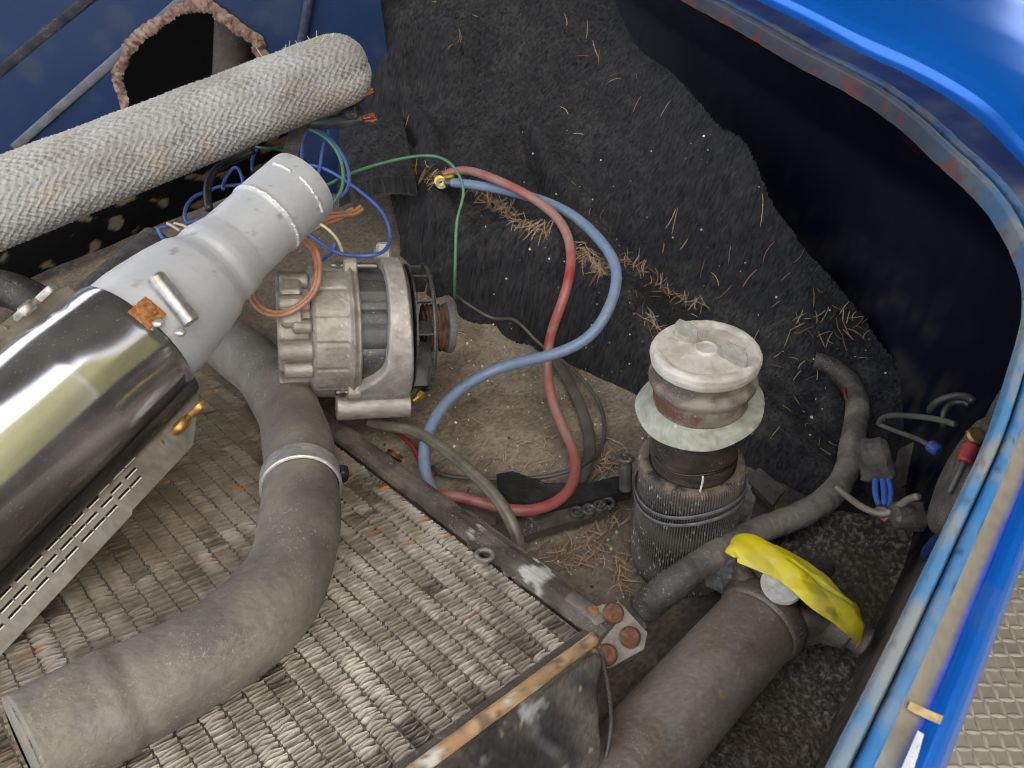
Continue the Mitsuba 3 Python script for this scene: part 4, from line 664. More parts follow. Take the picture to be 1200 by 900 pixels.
tr_ = cat(cyl(EL+Q_*.012, ER-Q_*.012, .0105, 24), cyl(UC-DE*.028-YN*.0, UC+DE*.05, .0105, 24)); add('driveshaft__cross', dense(tr_, .01), 'm_cast', wear((58, 52, 48), (90, 80, 70), .4, 80), 40)
wc = at(917, 684, .094); wn = unit(EYE-wc)*.5+YN*.8; wcap = lathe([(.0, 0), (.0150, 0), (.0162, .001), (.0162, .0045), (.0150, .006), (.0, .0066)], 48, step=.002); add('driveshaft__bearing_cap', put(wcap, frame(wc-unit(wn)*.004, wn)), 'm_matte', wear((196, 190, 180), (160, 150, 136), .4, 90), 40); lab('driveshaft__bearing_cap', 'pale round bearing cap')
ec = cyl(ER-Q_*.004, ER+Q_*.012, .013, 28); add('driveshaft__end_cap', dense(ec, .005), 'm_cast', c_yoke, 40)
# yellow tape over the joint: centre line with half widths, crumpled
tpx = [((852, 648), .090, .0125), ((866, 638), .098, .0150), ((892, 647), .101, .0155), ((924, 661), .101, .0160), ((952, 684), .098, .0175), ((977, 704), .092, .0165), ((1000, 721), .083, .0155), ((1009, 733), .070, .0140), ((1006, 748), .050, .0120)]
TC = spl([at(*p, h) for p, h, _ in tpx], n=150); tw_ = np.interp(np.linspace(0, 1, 150), np.linspace(0, 1, len(tpx)), [w for *_, w in tpx]); TT = np.gradient(TC, axis=0); TT /= np.linalg.norm(TT, axis=1, keepdims=True)
up_ = np.array([at(p[0]+6, p[1]-10, h)-at(p[0]-6, p[1]+10, h) for p, h, _ in tpx]); sd0 = np.array([unit(np.array([.35, .80, .0])-t*(np.array([.35, .80, 0])@t)) for t in TT])
def ytape(off):
    def fn(u, v):
        k = np.clip((u*149), 0, 149); i0 = np.floor(k).astype(int); P = TC[i0]; w = tw_[i0]; s = sd0[i0]; e = 2*v-1; drop = np.cross(TT[i0], s); drop = drop*np.sign(drop[:, 2:3]+1e-9)
        tri = lambda x: np.abs(((x) % 1)-.5)*2; cr = .0022*tri(u*2.6+e*.55)+.0016*tri(u*4.3-e*.8+.3)*sst(.3, .5, u)-.0026*np.maximum(0, 1-np.abs(e-.30-.5*(u-.5))/.16)*sst(.3, .4, u)+.0010*(F(np.stack([u*14, e*2, 0*u], 1), 3, 5)-.5); return P+s*(1.02*w*e*(1+.05*np.sin(u*13+e)))[:, None]+drop*(cr-.0045*np.abs(e)**2.0+off)[:, None]
    return fn
ya = sheet(ytape(0), 170, 44); yb = sheet(ytape(-.0005), 170, 44)
def c_yel(V):
    n = F(V*40, 4, 3); c = mixc(np.tile(lin((226, 204, 34)), (len(V), 1)), lin((206, 188, 96)), sst(.38, .70, n)*.55); return np.clip(mixc(c, lin((132, 116, 70)), sst(.60, .72, F(V*85, 4, 14))*.6), .01, .9)
add('yellow_tape', cat(ya, yb), 'm_tape', c_yel, True); scene['m_tape'] = vc(.42, spec=.5); lab('yellow_tape', 'crumpled strip of yellow tape stretched over the universal joint', 'tape')
# plastic bag wrap
def bag(c, sx, sy, sz, seed, key, label):
    m = trimesh.creation.icosphere(5, 1.0); V = m.vertices; r = .75+.5*np.abs(F(V*1.6+seed, 3, seed)-.5)*2+.20*np.abs(F(V*4+seed, 2, seed+4)-.5); m.vertices = V*r[:, None]*[sx, sy, sz]+c; add(key, m, 'm_film', None, 20); lab(key, label, 'plastic bag')
bag(at(846, 662, .050), .016, .022, .030, 3, 'plastic_bag', 'scrap of clear plastic bag crumpled against the shaft yoke')
bag(at(866, 590, .035), .014, .020, .034, 8, 'plastic_bag_001', 'scrap of clear plastic bag tucked behind the ribbed filler hose')
# rough mat and floor scraps
mpx = [(868,650),(905,630),(945,600),(985,596),(1040,606),(1084,616),(1090,640),(1078,690),(1040,740),(1010,790),(975,860),(940,930),(880,960),(840,930),(800,900),(830,830),(880,760)]
mpoly = Polygon([at(*p, .012)[:2] for p in mpx]).buffer(.006).buffer(-.004)
import shapely
bx0, by0, bx1, by1 = mpoly.bounds; x, y = np.arange(bx0-.01, bx1+.01, .0017), np.arange(by0-.01, by1+.01, .0017); X, Y = np.meshgrid(x, y, indexing='ij'); pts = shapely.points(X.ravel(), Y.ravel()); dd = shapely.distance(pts, mpoly.exterior)*np.where(shapely.contains(mpoly, pts), 1, -1); dd = dd+.004*(F(np.c_[X.ravel()*60, Y.ravel()*60, 0*X.ravel()], 3, 3)-.5)
fade = sst(.30, .44, Y.ravel()); Zm = .0005+(.004+.012*fade)*np.sqrt(np.clip(dd/.010, 0, 1))-.006*(dd < 0); V = np.stack([X.ravel(), Y.ravel(), Zm], 1); nz = N(V*[620, 620, 60], 5)+.8*N(V*[330, 330, 60], 8); V[:, 2] += (dd > 0)*(.0032*(nz/1.8)**1.2*(.35+.65*fade)+.006*(F(V*18, 3, 4)-.5))
Q = grid_faces(len(x), len(y)); ok = dd > -.002; Q = Q[ok[Q].all(1)]; used = np.unique(Q); mp = np.full(len(V), -1); mp[used] = np.arange(len(used)); nzu = nz[used]
def c_mat(V):
    c = mixc(np.tile(lin((74, 69, 62)), (len(V), 1)), lin((158, 149, 136)), sst(.75, 1.5, nzu)*.8); return np.clip(mixc(c, lin((88, 74, 56)), sst(.45, .65, F(V*22, 4, 5))*.5), .004, .9)
add('rough_mat', tm(V[used], mp[Q]), 'm_carpet', c_mat(V[used]), True); lab('rough_mat', 'coarse dark brown mat on the floor under the driveshaft joint', 'mat')
def slab(key, px, z, th, mat, col, label=None, cat_=None, lift=.0, parent=None, tilt=(0, 0)):
    P = [at(u, v, z)[:2] for u, v in px]; pg_ = Polygon(P).buffer(.002).buffer(-.001); m = dense(extr(pg_, th), .004); m.apply_translation([0, 0, z-th*.5]); c = m.vertices.mean(0); m.vertices[:, 2] += (m.vertices[:, 0]-c[0])*tilt[0]+(m.vertices[:, 1]-c[1])*tilt[1]; m = jitter(m, .0012, 70); m.fix_normals(); add(key, m, mat, col, 35); 
    if label: lab(key, label, cat_)
slab('foam_strip', [(583,562),(600,558),(640,572),(690,572),(733,562),(738,578),(690,590),(640,598),(600,590),(586,578)], .018, .014, 'm_carpet', wear((40, 40, 40), (64, 60, 56), .4, 60, (150, 146, 140), .02), 'flat strip of black foam lying left of the filler neck', 'foam strip')
slab('rubber_moulding__base', [(560,625),(600,612),(650,604),(705,590),(712,600),(680,612),(640,622),(585,640)], .012, .010, 'm_rubber', wear((52, 49, 46), (84, 76, 66), .45, 60)); lab('rubber_moulding', 'dark rubber moulding with a row of lobes lying beside the foam strip', 'rubber moulding')
for i, q in enumerate([(676, 601), (690, 598), (703, 594), (713, 590)]):
    t = trimesh.creation.torus(.0055, .0024, 20, 10); t.apply_scale([1, 1, 1.6]); t.apply_translation(at(*q, .018)); add(num('rubber_moulding__lobe'), t, 'm_rubber', wear((44, 42, 40), (70, 64, 58), .4, 90), True)
slab('grey_pad', [(872,562),(888,556),(918,576),(905,590)], .020, .006, 'm_matte', wear((92, 90, 84), (70, 66, 60), .5, 60), 'small square grey pad lying between filler hose and harness', 'pad', tilt=(.1, .25))
slab('slate_scrap', [(895,612),(912,605),(925,620),(905,630)], .020, .004, 'm_matte', wear((78, 80, 84), (60, 60, 60), .5, 60), 'small slate grey scrap lying under the taped harness', 'scrap', tilt=(.15, .1))
slab('grey_scrap', [(537,588),(565,578),(580,600),(578,622),(540,612)], .012, .005, 'm_matte', wear((120, 112, 102), (92, 84, 74), .5, 60), 'flat grey scrap of plastic under the red cable end', 'scrap')
# coil spring by the rail
sp0, sp1 = at(445, 558, .02), at(464, 532, .03); t_ = np.linspace(0, 1, 260); sd_ = unit(sp1-sp0); s1_ = unit(np.cross(sd_, [0, 0, 1])); s2_ = np.cross(sd_, s1_); P = sp0+np.outer(t_, sp1-sp0)+.0085*(np.outer(np.cos(t_*2*np.pi*8), s1_)+np.outer(np.sin(t_*2*np.pi*8), s2_)); add('coil_spring', sweep(P, .0013, 6), 'm_metal', wear((136, 96, 66), (92, 66, 48), .5, 150), True); lab('coil_spring', 'little rusty coil spring on the floor beside the radiator rail', 'spring')
sc1 = sweep(spl([at(458, 578, .02), at(464, 570, .024), at(469, 573, .022), at(466, 580, .02)], .002), .0022, 8); add('white_scrap', sc1, 'm_matte', (220, 216, 210), True); lab('white_scrap', 'tiny curled white scrap beside the coil spring', 'scrap')
# ---- horns by the near edge
def horn(key, c, ax, r, th, label):
    M = frame(c, ax, [0, 0, 1]); m = lathe([(0, 0), (r*.55, -.003), (r-.004, 0), (r, .003), (r+.0015, .006), (r+.0015, .009), (r-.001, .011), (r-.001, th-.004), (r-.004, th), (0, th)], 72, step=.005); add(key+'__body', put(m, M), 'm_plastic', wear((62, 59, 56), (92, 86, 78), .4, 60, (150, 144, 136), .01), 40); lab(key, label, 'horn')
def horn2(key, pc, t, r, label, ax):
    c = pd(*pc, t); horn(key, c, ax, r, .045, label); return c
hax = unit([.80, -.52, -.05]); hc = horn2('horn', (1117, 552), .545, .044, 'nearer dark disc-shaped horn with a red crimp terminal on its rim', hax); hc2 = horn2('horn_001', (1172, 480), .58, .046, 'farther dark disc-shaped horn half hidden by the blue edge', hax)
def on_horn(u, v, c=None, r=.0442):
    d = ray(u, v); ts = np.linspace(.3, .7, 2000); P = EYE+d*ts[:, None]; q = P-hc; q = q-np.outer(q@hax, hax); k = np.argmin(np.where(np.linalg.norm(q, axis=1) <= r, ts, 9)); return P[k], unit(q[k])
so, hn = on_horn(1137, 524); upv = unit(np.cross(hax, hn)); upv = upv*np.sign(upv[2])
add('horn__terminal', cat(cyl(so-upv*.012, so+upv*.002, .0048, 16), hull(cyl(so+upv*.002, so+upv*.010, .004, 14), cyl(so+upv*.010-hn*.001, so+upv*.011-hn*.001, .006, 14))), 'm_plastic', wear((150, 42, 40), (104, 40, 38), .4, 150), 40); lab('horn__terminal', 'red crimp terminal')
add('horn__terminal_screw', cyl(so+upv*.008, so+upv*.008+hn*.005, .0058, 20), 'm_metal', wear((132, 104, 66), (90, 72, 50), .4, 150), 40)
add('horn__terminal_wire', sweep(spl([so-upv*.012, so-upv*.022-hn*.001, so-upv*.034-hn*.006], .002), .0022, 8), 'm_wire', (70, 68, 66), True)
# connector boot with blue wires
def boot(key, px, t, sx, sy, sz, rotp, label):
    c = pd(*px, t); d = unit(rotp); M = frame(c, d, EYE-c); m = hull(cbox(sx, sy, sz*.5, .004).apply_translation([0, 0, -sz*.2]), cbox(sx*.8, sy*.75, sz*.3, .004).apply_translation([0, 0, sz*.36])); m = jitter(dense(m, .003), .004, 55, 5); add(key, put(m, M), 'm_matte', wear((104, 98, 88), (70, 66, 60), .5, 50, var=.3), 60); lab(key, label, 'connector'); return c, M
bc, BM = boot('connector_boot', (1026, 541), .70, .026, .030, .040, at(1020, 515, .10)-at(1030, 570, .06), 'grey rubber connector boot with blue wires coming out of its lower end')
def strap(u, v):
    a, b = at(1062, 522, .085), at(1052, 572, .055); P = a+np.outer(u, b-a)+np.outer((v-.5)*.017, unit([1, .35, .3])); P += np.outer(.008*np.sin(u*3.1), unit(EYE-a)); return P
add('rubber_strap', rimjoin(*(lambda a: (a, (lambda q: (setattr(q, 'vertices', q.vertices-unit(EYE-bc)*.002), q)[1])(a.copy())))(sheet(strap, 30, 8)), 30, 8), 'm_matte', wear((96, 90, 82), (66, 62, 56), .5, 60), 40); lab('rubber_strap', 'short curled grey strap hanging beside the connector boot', 'strap')
# ---- cables and wires
def wire(key, pts, r, col, dirt=None, label=None, cat_='cable', group=None, step=.004, sides=10, mat='m_wire', **k):
    P = spl(pts, step); add(key, sweep(P, r, sides, **k), mat, wear(col, dirt, .45, 40, var=.12) if dirt else wear(col, var=.1), True)
    if label: lab(key, label, cat_, group)
    return P
def hh_(pts, lift): return [hit(u, v, l if l is not None else lift) for u, v, *q in pts for l in [q[0] if q else None]]
BLU = [at(430+100, 214, .130), at(570, 219, .138), at(650, 241, .145), at(700, 278, .146), at(722, 318, .136), at(712, 364, .118), at(688, 396, .100), at(645, 416, .084), at(590, 430, .060), at(540, 456, .050), at(510, 490, .042), at(497, 530, .034), at(505, 572, .024), at(533, 612, .012), at(548, 632, .006)]
wire('blue_cable', BLU, .0060, (104, 124, 150), (124, 134, 150), 'thick faded blue battery cable looping over carpet and floor', step=.003, sides=18)
RED = [at(519, 206, .128), at(540, 200, .138), at(580, 210, .155), at(630, 236, .152), at(660, 266, .146), at(669, 302, .134), at(660, 350, .112), at(645, 395, .070), at(642, 440, .040), at(655, 490, .024), at(672, 530, .020), at(671, 566, .024), at(648, 590, .028), at(605, 598, .034), at(552, 586, .036), at(497, 580, .030), at(470, 588, .012)]
def c_red(V): return np.clip(mixc(mixc(np.tile(lin((152, 84, 78)), (len(V), 1)), lin((150, 112, 104)), sst(.4, .6, F(V*24, 4, 3))), lin((146, 44, 44)), .7*sst(.6, .7, F(V*30, 3, 9))), .01, .9)
P = spl(RED, .003); add('red_cable', sweep(P, .0055, 18), 'm_wire', c_red, True); lab('red_cable', 'thick dusty red battery cable curling across the floor', 'cable')
lg = at(515, 212, .128); lgm = cat(put(lathe([(.0035, -.001), (.0068, -.001), (.0068, .001), (.0035, .001), (.0035, -.001)], 24, step=.004), frame(lg, EYE-lg)), cyl(at(519, 209, .128), at(532, 206, .133), .0042, 14)); add('red_cable__end_lug', lgm, 'm_metal', wear((196, 168, 60), (150, 130, 80), .4, 150), 40); lab('red_cable__end_lug', 'yellowish ring lug')
add('blue_cable__end_lug', cat(cyl(at(522, 214, .128), at(536, 214, .131), .0050, 14), put(lathe([(.003, -.001), (.0072, -.001), (.0072, .001), (.003, .001), (.003, -.001)], 24, step=.004), frame(at(517, 215, .126), EYE-lg))), 'm_metal', wear((120, 116, 104), (92, 86, 76), .5, 150), 40)
GREY = [at(432, 494, .030), at(452, 499, .032), at(482, 505, .038), at(520, 526, .052), at(560, 560, .064), at(588, 592, .066), at(604, 625, .055), at(611, 655, .035), at(613, 672, .020)]
Pg = spl(GREY, .003); add('grey_twin_cable', sweep(Pg, .0058, 20, disp=lambda s, p: -.0016*np.exp(-((np.abs(np.mod(p, np.pi)-.9))/.25)**2)), 'm_wire', wear((112, 104, 92), (84, 78, 70), .45, 60, var=.2), True); lab('grey_twin_cable', 'dirty grey twin cable running from the alternator over the red cable', 'cable')
wire('dark_flat_cable', [hit(645, 425, .012), hit(664, 450, .010), hit(682, 488, .008), hit(690, 520, .008), hit(686, 556, .012), hit(662, 590, .016), hit(625, 612, .016), hit(585, 630, .010), hit(560, 645, .008)], .0060, (80, 76, 70), (104, 96, 86), 'flat dark grey cable passing beneath the red cable', sect=lambda p: (.55*np.cos(p), 1.1*np.sin(p)), up=[0, 0, 1], sides=14)
wire('thin_black_wire', [hit(536, 352, .006), hit(556, 366, .006), hit(580, 379, .008), hit(604, 386, .014), hit(628, 412, .018), hit(660, 434, .014), hit(690, 462, .010), hit(706, 492, .008), hit(704, 530, .008), hit(684, 556, .018), hit(650, 571, .020), hit(600, 573, .016), hit(560, 568, .010), hit(520, 562, .008), hit(508, 553, .008)], .0022, (70, 66, 62), (98, 90, 80), 'thin dark wire circling the red cable on the floor', 'wire')
wire('red_black_wire', [hit(458, 510, .010), hit(472, 520, .012), hit(486, 533, .010), hit(494, 548, .006), hit(510, 560, .006)], .0024, (150, 50, 44), (110, 50, 44), 'short thin red wire showing beside the blue cable', 'wire')
# green wires
wire('green_wire', [pd(372, 222, .86), pd(395, 211, .885), pd(420, 200, .91), pd(470, 186, .935), pd(508, 183, .935), pd(530, 194, .93), pd(543, 224, .93), pd(537, 252, .935), pd(534, 290, .935), pd(533, 330, .95), hit(536, 352, .006)], .0019, (66, 112, 84), (96, 130, 108), 'long thin green wire arching over the carpet fold', 'wire')
def tangle(pts): return [pd(u, v, t) for u, v, t in pts]
wire('green_wire_001', tangle([(352, 150, .90), (384, 164, .88), (400, 190, .86), (402, 212, .85), (395, 232, .83), (378, 250, .82)]), .0019, (70, 120, 88), (100, 132, 110), 'short green wire curling down behind the silver pipe end', 'wire')
wire('green_wire_002', tangle([(300, 172, .92), (316, 174, .92), (329, 176, .93), (338, 182, .93)]), .0016, (64, 110, 80), None, 'bit of green wire showing left of the black strut', 'wire')
gb = 'thin blue wires in the tangle'
BW = [([(350, 200, .90), (354, 178, .90), (359, 154, .90), (372, 149, .90), (384, 150, .90), (380, 168, .89), (376, 188, .88), (369, 212, .87)], 'thin blue wire looping up and down right behind the silver pipe end'),
      ([(352, 147, .91), (370, 152, .90), (390, 166, .89), (405, 190, .88), (409, 212, .87), (402, 228, .86), (384, 231, .85)], 'thin blue wire curving beside the short green wire'),
      ([(352, 194, .88), (378, 197, .88), (405, 212, .88), (434, 234, .87), (452, 256, .84), (457, 278, .81), (450, 294, .78), (436, 299, .765), (408, 299, .77), (384, 290, .79), (362, 275, .80)], 'thin blue wire with the longest loop, hanging down onto the alternator'),
      ([(184, 268, .80), (204, 264, .81), (226, 260, .82), (244, 252, .83), (258, 244, .84)], 'thin blue wire lying leftmost in the dark gap'),
      ([(184, 266, .80), (190, 278, .80), (202, 286, .79)], 'short blue wire end bent down into the dark gap'),
      ([(220, 262, .83), (217, 246, .84), (226, 232, .85), (240, 226, .86)], 'thin blue wire arching left of the silver pipe'),
      ([(262, 222, .87), (266, 206, .88), (276, 196, .88), (284, 210, .87), (290, 224, .86)], 'thin blue wire bent like a hook below the wrapped pipe'),
      ([(246, 224, .88), (262, 218, .88), (282, 216, .88), (300, 204, .88)], 'nearly straight blue wire below the wrapped pipe'),
      ([(296, 200, .90), (296, 186, .91), (301, 176, .92)], 'short upright blue wire between wrapped pipe and silver pipe'),
      ([(394, 283, .82), (388, 296, .82), (376, 304, .81), (368, 292, .82)], 'thin blue wire dipping in front of the copper cables')]
for k_, (p, l) in enumerate(BW): wire(num('blue_wire'), tangle(p), .0019, (62, 88, 160), (84, 106, 168), l, 'wire', gb)
# copper coloured cables
cg = 'copper coloured speaker cables'
def twin(key, pts, label, t=None):
    P = spl(pts, .003); T_, A_, B_ = frames(P, EYE-P[0]); m = cat(sweep(P+B_*.0019, .0022, 10), sweep(P-B_*.0019, .0022, 10)); add(key, m, 'm_wire', wear((150, 104, 80), (176, 132, 104), .4, 40, var=.15), True); lab(key, label, 'cable', cg)
twin('copper_cable', tangle([(352, 278, .74), (366, 290, .735), (373, 314, .72), (368, 340, .71), (350, 359, .705), (326, 368, .705), (306, 362, .71), (296, 346, .72), (300, 326, .74), (318, 306, .76)]), 'copper coloured twin cable looping over the back of the alternator')
twin('copper_cable_001', tangle([(372, 258, .84), (392, 252, .86), (412, 250, .88), (424, 243, .89)]), 'upper copper coloured twin cable behind the alternator')
twin('copper_cable_002', tangle([(366, 268, .84), (384, 260, .85), (400, 254, .87), (414, 246, .885)]), 'lower copper coloured twin cable behind the alternator')
wire('cream_wire', tangle([(374, 262, .83), (388, 272, .82), (398, 286, .80), (401, 298, .78)]), .0016, (206, 194, 150), None, 'thin cream wire dropping onto the alternator', 'wire')
# black multi-core cables with bare copper ends and the black strut
for i, (p, l) in enumerate([([(346, 148, .90), (372, 140, .90), (400, 128, .90), (424, 112, .90)], 'black cable with bare copper end, the upper of the two'), ([(340, 152, .91), (372, 146, .90), (400, 143, .89), (426, 139, .885)], 'black cable with bare copper end, the lower of the two')]):
    key = num('black_cable'); T_ = tangle(p); Pq = spl(T_, .003); add(key+'__sheath', sweep(Pq, .0062, 16), 'm_wire', wear((52, 52, 54), (84, 80, 76), .4, 60), True); lab(key, l, 'cable', 'black cables with bare copper ends'); d = unit(Pq[-1]-Pq[-4]); st_ = []
    for q in range(16):
        o = Pq[-1]+rg.normal(0, .0024, 3); st_.append(sweep(np.array([o-d*.004, o+d*.005, o+d*(.009+.005*rg.random())+rg.normal(0, .0015, 3)]), .0009, 6))
    add(key+'__copper_strands', cat(*st_), 'm_metal', wear((188, 112, 78), (140, 80, 56), .4, 300), True); lab(key+'__copper_strands', 'bare copper strands', kind='stuff')
bs0, bs1 = pd(408, 134, .887), pd(421, 131, .883); add('black_cable_001__sleeve', cyl(bs0, bs1, .0105, 24), 'm_plastic', (34, 34, 36), 35)
s0_, s1_ = pd(352, 140, .90), pd(336, 192, .86); stm = sweep(np.linspace(s0_, s1_, 20), .0085, 4, up=EYE-s0_, sect=lambda p: (.5*np.sign(np.cos(p+.78)), np.sign(np.sin(p+.78)))); add('black_strut', cat(stm, *[ball(s0_+(s1_-s0_)*t+unit(EYE-s0_)*.005, .0018, 1) for t in (.2, .4, .6, .8)]), 'm_plastic', wear((70, 68, 66), (104, 98, 92), .45, 60), 30); lab('black_strut', 'narrow dark metal strut with rivets standing behind the silver pipe end', 'strut')
wire('black_lead', tangle([(246, 246, .84), (243, 222, .85), (252, 200, .87), (272, 188, .89), (298, 176, .90)]), .0045, (30, 30, 31), (60, 58, 56), 'thick black lead curving below the wrapped pipe', 'cable')
for i, (p, l) in enumerate([([(196, 262, .80), (204, 266, .795), (210, 270, .79)], 'left tiny bare crimp pin in the dark gap'), ([(204, 262, .80), (214, 264, .795), (220, 267, .79)], 'right tiny bare crimp pin in the dark gap')]): wire(num('crimp_pin'), tangle(p), .0016, (176, 164, 140), None, l, 'crimp pin')
# grey wires at the right
gw = 'grey wires around the horns'
wire('grey_wire', [pd(978, 570, .69), pd(996, 584, .68), pd(1014, 596, .66), pd(1034, 602, .65), pd(1052, 594, .64), pd(1076, 582, .62)], .0030, (140, 130, 114), (110, 102, 90), 'pale grey wire running from the harness under the connector boot', 'wire')
wire('grey_wire_001', [pd(1030, 497, .72), pd(1036, 489, .71), pd(1060, 487, .68), pd(1090, 490, .65), pd(1118, 497, .62)], .0026, (96, 94, 86), (70, 68, 62), 'upper thin grey wire leading to the farther horn', 'wire', gw)
wire('grey_wire_002', [pd(1030, 497, .72), pd(1052, 506, .70), pd(1074, 514, .67), pd(1088, 522, .65)], .0022, (96, 94, 86), (70, 68, 62), 'thin grey wire ending in a blue crimp connector', 'wire', gw)
wire('dark_wire', [pd(1090, 482, .72), pd(1100, 470, .71), pd(1120, 464, .70), pd(1140, 470, .68)], .0036, (58, 56, 54), (80, 76, 70), 'dark wire arching behind the nearer horn', 'wire', gw)
wire('dark_wire_001', [pd(1106, 500, .70), pd(1108, 480, .70), pd(1118, 472, .70), pd(1136, 474, .69)], .0030, (50, 48, 46), (76, 70, 64), 'second dark wire arching behind the nearer horn', 'wire', gw)
add('blue_crimp', cyl(pd(1088, 521, .648), pd(1100, 529, .64), .0052, 18), 'm_plastic', wear((34, 70, 150), (40, 60, 110), .4, 120), 35); lab('blue_crimp', 'blue crimp connector beside the nearer horn', 'connector')
for i, (p, l) in enumerate([([(1026, 562, .69), (1026, 578, .68), (1030, 592, .67)], 'left blue wire below the connector boot'), ([(1034, 562, .69), (1036, 576, .68), (1036, 592, .67)], 'middle blue wire below the connector boot'), ([(1040, 562, .69), (1044, 576, .68), (1040, 594, .67)], 'right blue wire below the connector boot')]): wire(num('connector_wire'), tangle(p), .0026, (58, 94, 178), (90, 120, 180), l, 'wire')
wire('wire_ends', tangle([(1024, 604, .66), (1030, 596, .655), (1042, 600, .65), (1040, 608, .65), (1032, 606, .655)]), .0022, (122, 92, 72), (96, 80, 66), 'curled brown wire end under the connector boot', 'wire')
wire('blue_loom', tangle([(1086, 652, .60), (1092, 640, .58), (1100, 632, .57), (1108, 626, .56)]), .0045, (22, 44, 96), (30, 40, 70), 'short thick blue wire tucked under the body edge', 'wire')
fl_ = cbox(.030, .022, .018, .004); fl_ = jitter(dense(fl_, .003), .004, 60, 9); fl_.apply_translation(pd(1064, 604, .64)); add('dark_connector', fl_, 'm_plastic', wear((60, 57, 54), (92, 86, 78), .45, 60), 40); lab('dark_connector', 'dark cracked plastic connector below the nearer horn', 'connector')
# left corner: tyre-like ring, foam tube, floor edge
rgm = trimesh.creation.torus(.115, .022, 72, 20); M = frame(at(-62, 428, .05), [.12, -.25, 1]); add('black_ring', put(rgm, M), 'm_rubber', wear((26, 26, 28), (54, 50, 46), .35, 40), True); lab('black_ring', 'black rubber ring half seen at the left edge', 'rubber ring')
fo = sweep(spl([at(60, 405, .05), at(110, 352, .06), at(150, 316, .065), at(186, 284, .07)], .003), .024, 28, disp=lambda s, p: .002*(F(np.stack([s*60, np.cos(p)*2, np.sin(p)*2], -1), 3, 3)-.5)); add('foam_tube', fo, 'm_carpet', wear((86, 84, 82), (60, 58, 56), .45, 60, (150, 146, 140), .02), True); lab('foam_tube', 'fuzzy grey foam tube lying behind the silver pipe', 'foam tube')
# ---- pine needles: singles one by one, dense drifts as stuff
rn = np.random.default_rng(5)
def needle(p, ang, L, bend, r=.00048, lift=.0012):
    d = np.array([math.cos(ang), math.sin(ang)]); e = np.array([-d[1], d[0]]); t = np.linspace(-.5, .5, 5); P = []
    for q in t:
        xy = p[:2]+d*q*L+e*bend*L*(q*q*4-1)*.25; z = max(float(zfloor(np.array([xy[0]]), np.array([xy[1]]))[0]), float(zcarpet(np.array([xy[0]]), np.array([xy[1]]))[0])); P.append([xy[0], xy[1], max(z, p[2]-.012)+lift])
    P = np.array(P); P[:, 2] = .5*P[:, 2]+.5*np.linspace(P[0, 2], P[-1, 2], 5)+.0006; return sweep(P, r*np.array([.6, 1, 1, 1, .5]), 4)
cols = [(164, 134, 104), (138, 112, 88), (186, 162, 134), (160, 142, 122), (116, 94, 78)]
singles = [(540,45),(558,22),(515,12),(530,58),(661,133),(684,68),(663,28),(690,34),(704,70),(717,92),(748,88),(778,130),(790,262),(720,98),(540,44),(700,62),(678,160),(750,124),(648,262),(668,215),(693,248),(706,254),(788,258),(800,290),(775,292),(822,318),(834,330),(845,345),(905,360),(935,300),(900,300),(893,250),(920,325),(948,352),(880,330),(856,300),(918,282),(930,420),(940,430),(960,400),(984,380),(990,330),(800,392),(812,370),(765,350),(744,345),(960,520),(965,528),(975,522),(945,500),(920,480),(910,505),(938,470),(900,470),(1002,372),(1020,420),(960,340),(850,395),(862,410),(884,395),
  (584,540),(598,552),(610,560),(625,545),(640,555),(570,520),(600,500),(560,500),(650,530),(660,520),(618,580),(548,556),(570,575),(700,520),(706,560),(696,545),(688,500),(640,500),(720,545),(556,470),(690,640),(705,655),(672,660),(660,672),(720,665),(735,650),(718,690),(742,700),(660,640),(645,655),(700,625),(712,610),(690,612),(760,712),(775,700),(900,780),(845,868),(540,392),(470,520),(1000,800),(452,195),(470,185),(420,160),(888,690),(910,600),(925,605),(600,690),(655,610),(540,640)]
LBL = {}
def zone(p): return 'carpet' if p[2] > .02 else 'floor'
def place_of(u, v, z):
    if z == 'carpet':
        if v < 60: return 'near the top of the black carpet'
        if v < 200: return 'on the steep upper half of the black carpet' if u > 520 else 'on the carpet beside the fold left of the cable lugs'
        if u > 860 and v > 440: return 'on the black carpet beside the taped harness'
        if u > 860: return 'on the lower right of the black carpet below its edge'
        if u > 740: return 'on the black carpet just above the filler cap'
        return 'on the black carpet near the blue cable loop'
    if u > 790: return 'on the dark mat around the driveshaft joint'
    if v > 605: return 'on the floor between radiator rail and filler neck'
    if u > 655: return 'on the floor between red cable and filler neck'
    return 'on the dusty floor inside the red and blue cable loops'
bycol = {}
for k_, (u, v) in enumerate(singles):
    p = hit(u+rn.normal(0, 2), v+rn.normal(0, 2)); L = .008+.012*rn.random(); m = needle(p, rn.random()*6.28, L, rn.normal(0, .5)); key = num('pine_needle'); add(key, m, 'm_matte', wear(cols[rn.integers(5)], var=.2), True)
    where = place_of(u, v, zone(p)); lab(key, 'single dry brown pine needle '+where, 'pine needle', 'pine needles '+where)
def drift(key, line, wid, n, L0=.012, jit=6, place='lying in the fold of the black carpet'):
    ms = []
    for i in range(n):
        q = rn.random()*(len(line)-1); a = int(q); u = line[a][0]+(line[a+1][0]-line[a][0])*(q-a)+rn.normal(0, wid); v = line[a][1]+(line[a+1][1]-line[a][1])*(q-a)+rn.normal(0, wid*.75); p = hit(u, v); ms.append((needle(p, rn.normal(.3, 1.0) if rn.random() < .7 else rn.random()*6.28, L0+.010*rn.random(), rn.normal(0, .4), lift=.0012+.006*rn.random()*min(1, n/60)), cols[rn.integers(5)]))
    C = np.vstack([wear(c, var=.2)(m.vertices) for m, c in ms]); add(key, cat(*[m for m, _ in ms]), 'm_matte', C, True); lab(key, place, 'pine needles', kind='stuff')
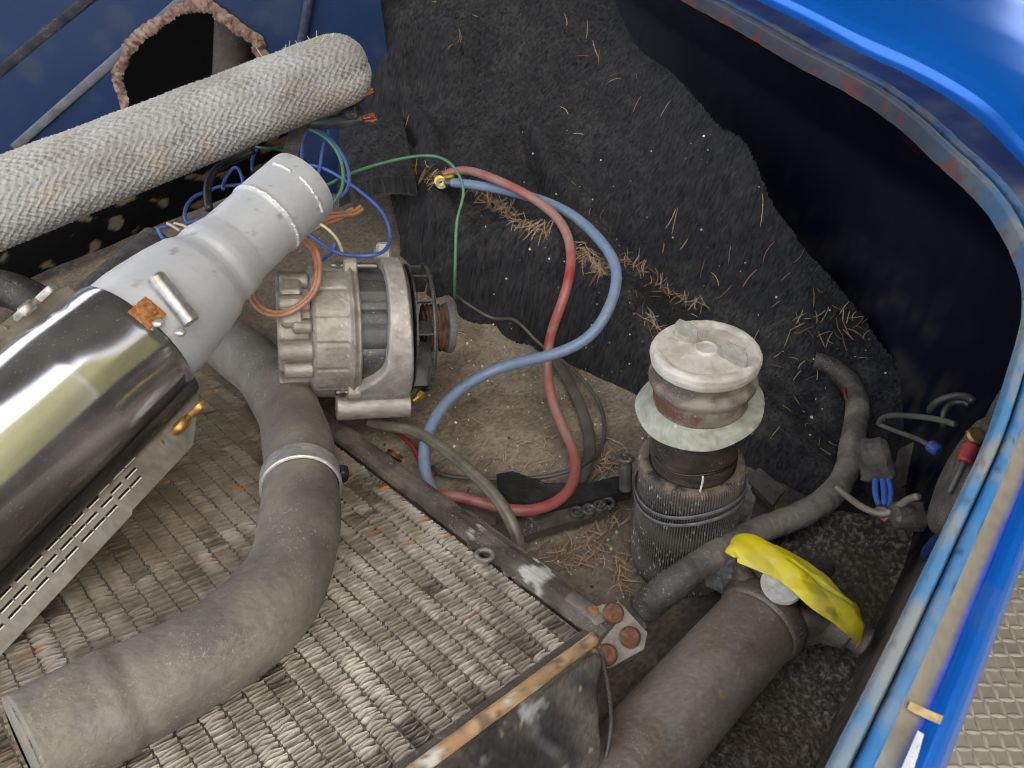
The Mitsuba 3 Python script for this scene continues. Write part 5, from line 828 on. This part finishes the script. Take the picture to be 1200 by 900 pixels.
drift('pine_needle_drift', [(556, 226), (585, 246), (606, 262), (640, 274)], 6, 110, place='drift of brown pine needles along the upper end of the carpet fold')
drift('pine_needle_drift_001', [(676, 292), (694, 308), (708, 322)], 5, 80, place='dense drift of brown pine needles inside the blue cable loop')
drift('pine_needle_drift_002', [(728, 306), (755, 322), (790, 352), (826, 366)], 4, 60, place='thin line of pine needles along the carpet fold above the filler cap')
drift('pine_needle_drift_003', [(765, 372), (772, 384), (742, 352)], 6, 16, place='few pine needles on the carpet roll left of the filler cap')
drift('pine_needle_drift_004', [(500, 205), (515, 214), (478, 196)], 6, 34, place='pine needles on the tip of the carpet fold by the cable lugs')
drift('pine_needle_drift_005', [(464, 165), (475, 178)], 6, 14, place='few pine needles beside the S-shaped carpet fold')
drift('pine_needle_drift_006', [(700, 560), (716, 548), (724, 530)], 9, 60, place='pine needles on the floor left of the filler neck')
drift('pine_needle_drift_007', [(640, 650), (680, 655), (700, 640), (722, 600)], 13, 90, place='pine needles on the floor between radiator rail and ribbed hose')
drift('pine_needle_drift_008', [(725, 640), (730, 680), (745, 698)], 7, 40, place='pine needles at the foot of the ribbed hose')
drift('pine_needle_drift_009', [(560, 605), (572, 612)], 7, 24, place='pine needles under the crossing of grey and red cables')
drift('pine_needle_drift_010', [(590, 540), (650, 545), (640, 510)], 16, 34, L0=.009, place='scattered pine needles on the middle of the dirty floor')
drift('pine_needle_drift_011', [(930, 425), (950, 395), (985, 370), (1010, 400)], 20, 44, L0=.008, place='scattered needles and grit low on the black carpet')
# crumbs of dirt and gravel
def crumbs(key, n, box, place, seed):
    rc = np.random.default_rng(seed); ms, cc = [], []
    for i in range(n):
        p = hit(box[0]+(box[2]-box[0])*rc.random(), box[1]+(box[3]-box[1])*rc.random()); b = trimesh.creation.icosphere(0, .0006+.0013*rc.random()**3); b.vertices = b.vertices*(.6+.8*rc.random(b.vertices.shape))+p+[0, 0, .0006]; ms.append(b); cc.append(np.tile(lin([(196, 188, 172), (120, 100, 78), (84, 72, 58), (214, 210, 204)][rc.integers(4)]), (len(b.vertices), 1)))
    add(key, cat(*ms), 'm_matte', np.vstack(cc), False); lab(key, place, 'grit', kind='stuff')
crumbs('floor_grit', 420, (420, 380, 760, 720), 'fine grit scattered over the dirty floor', 4)
crumbs('carpet_grit', 240, (560, 150, 1060, 560), 'pale crumbs scattered over the black carpet', 6)
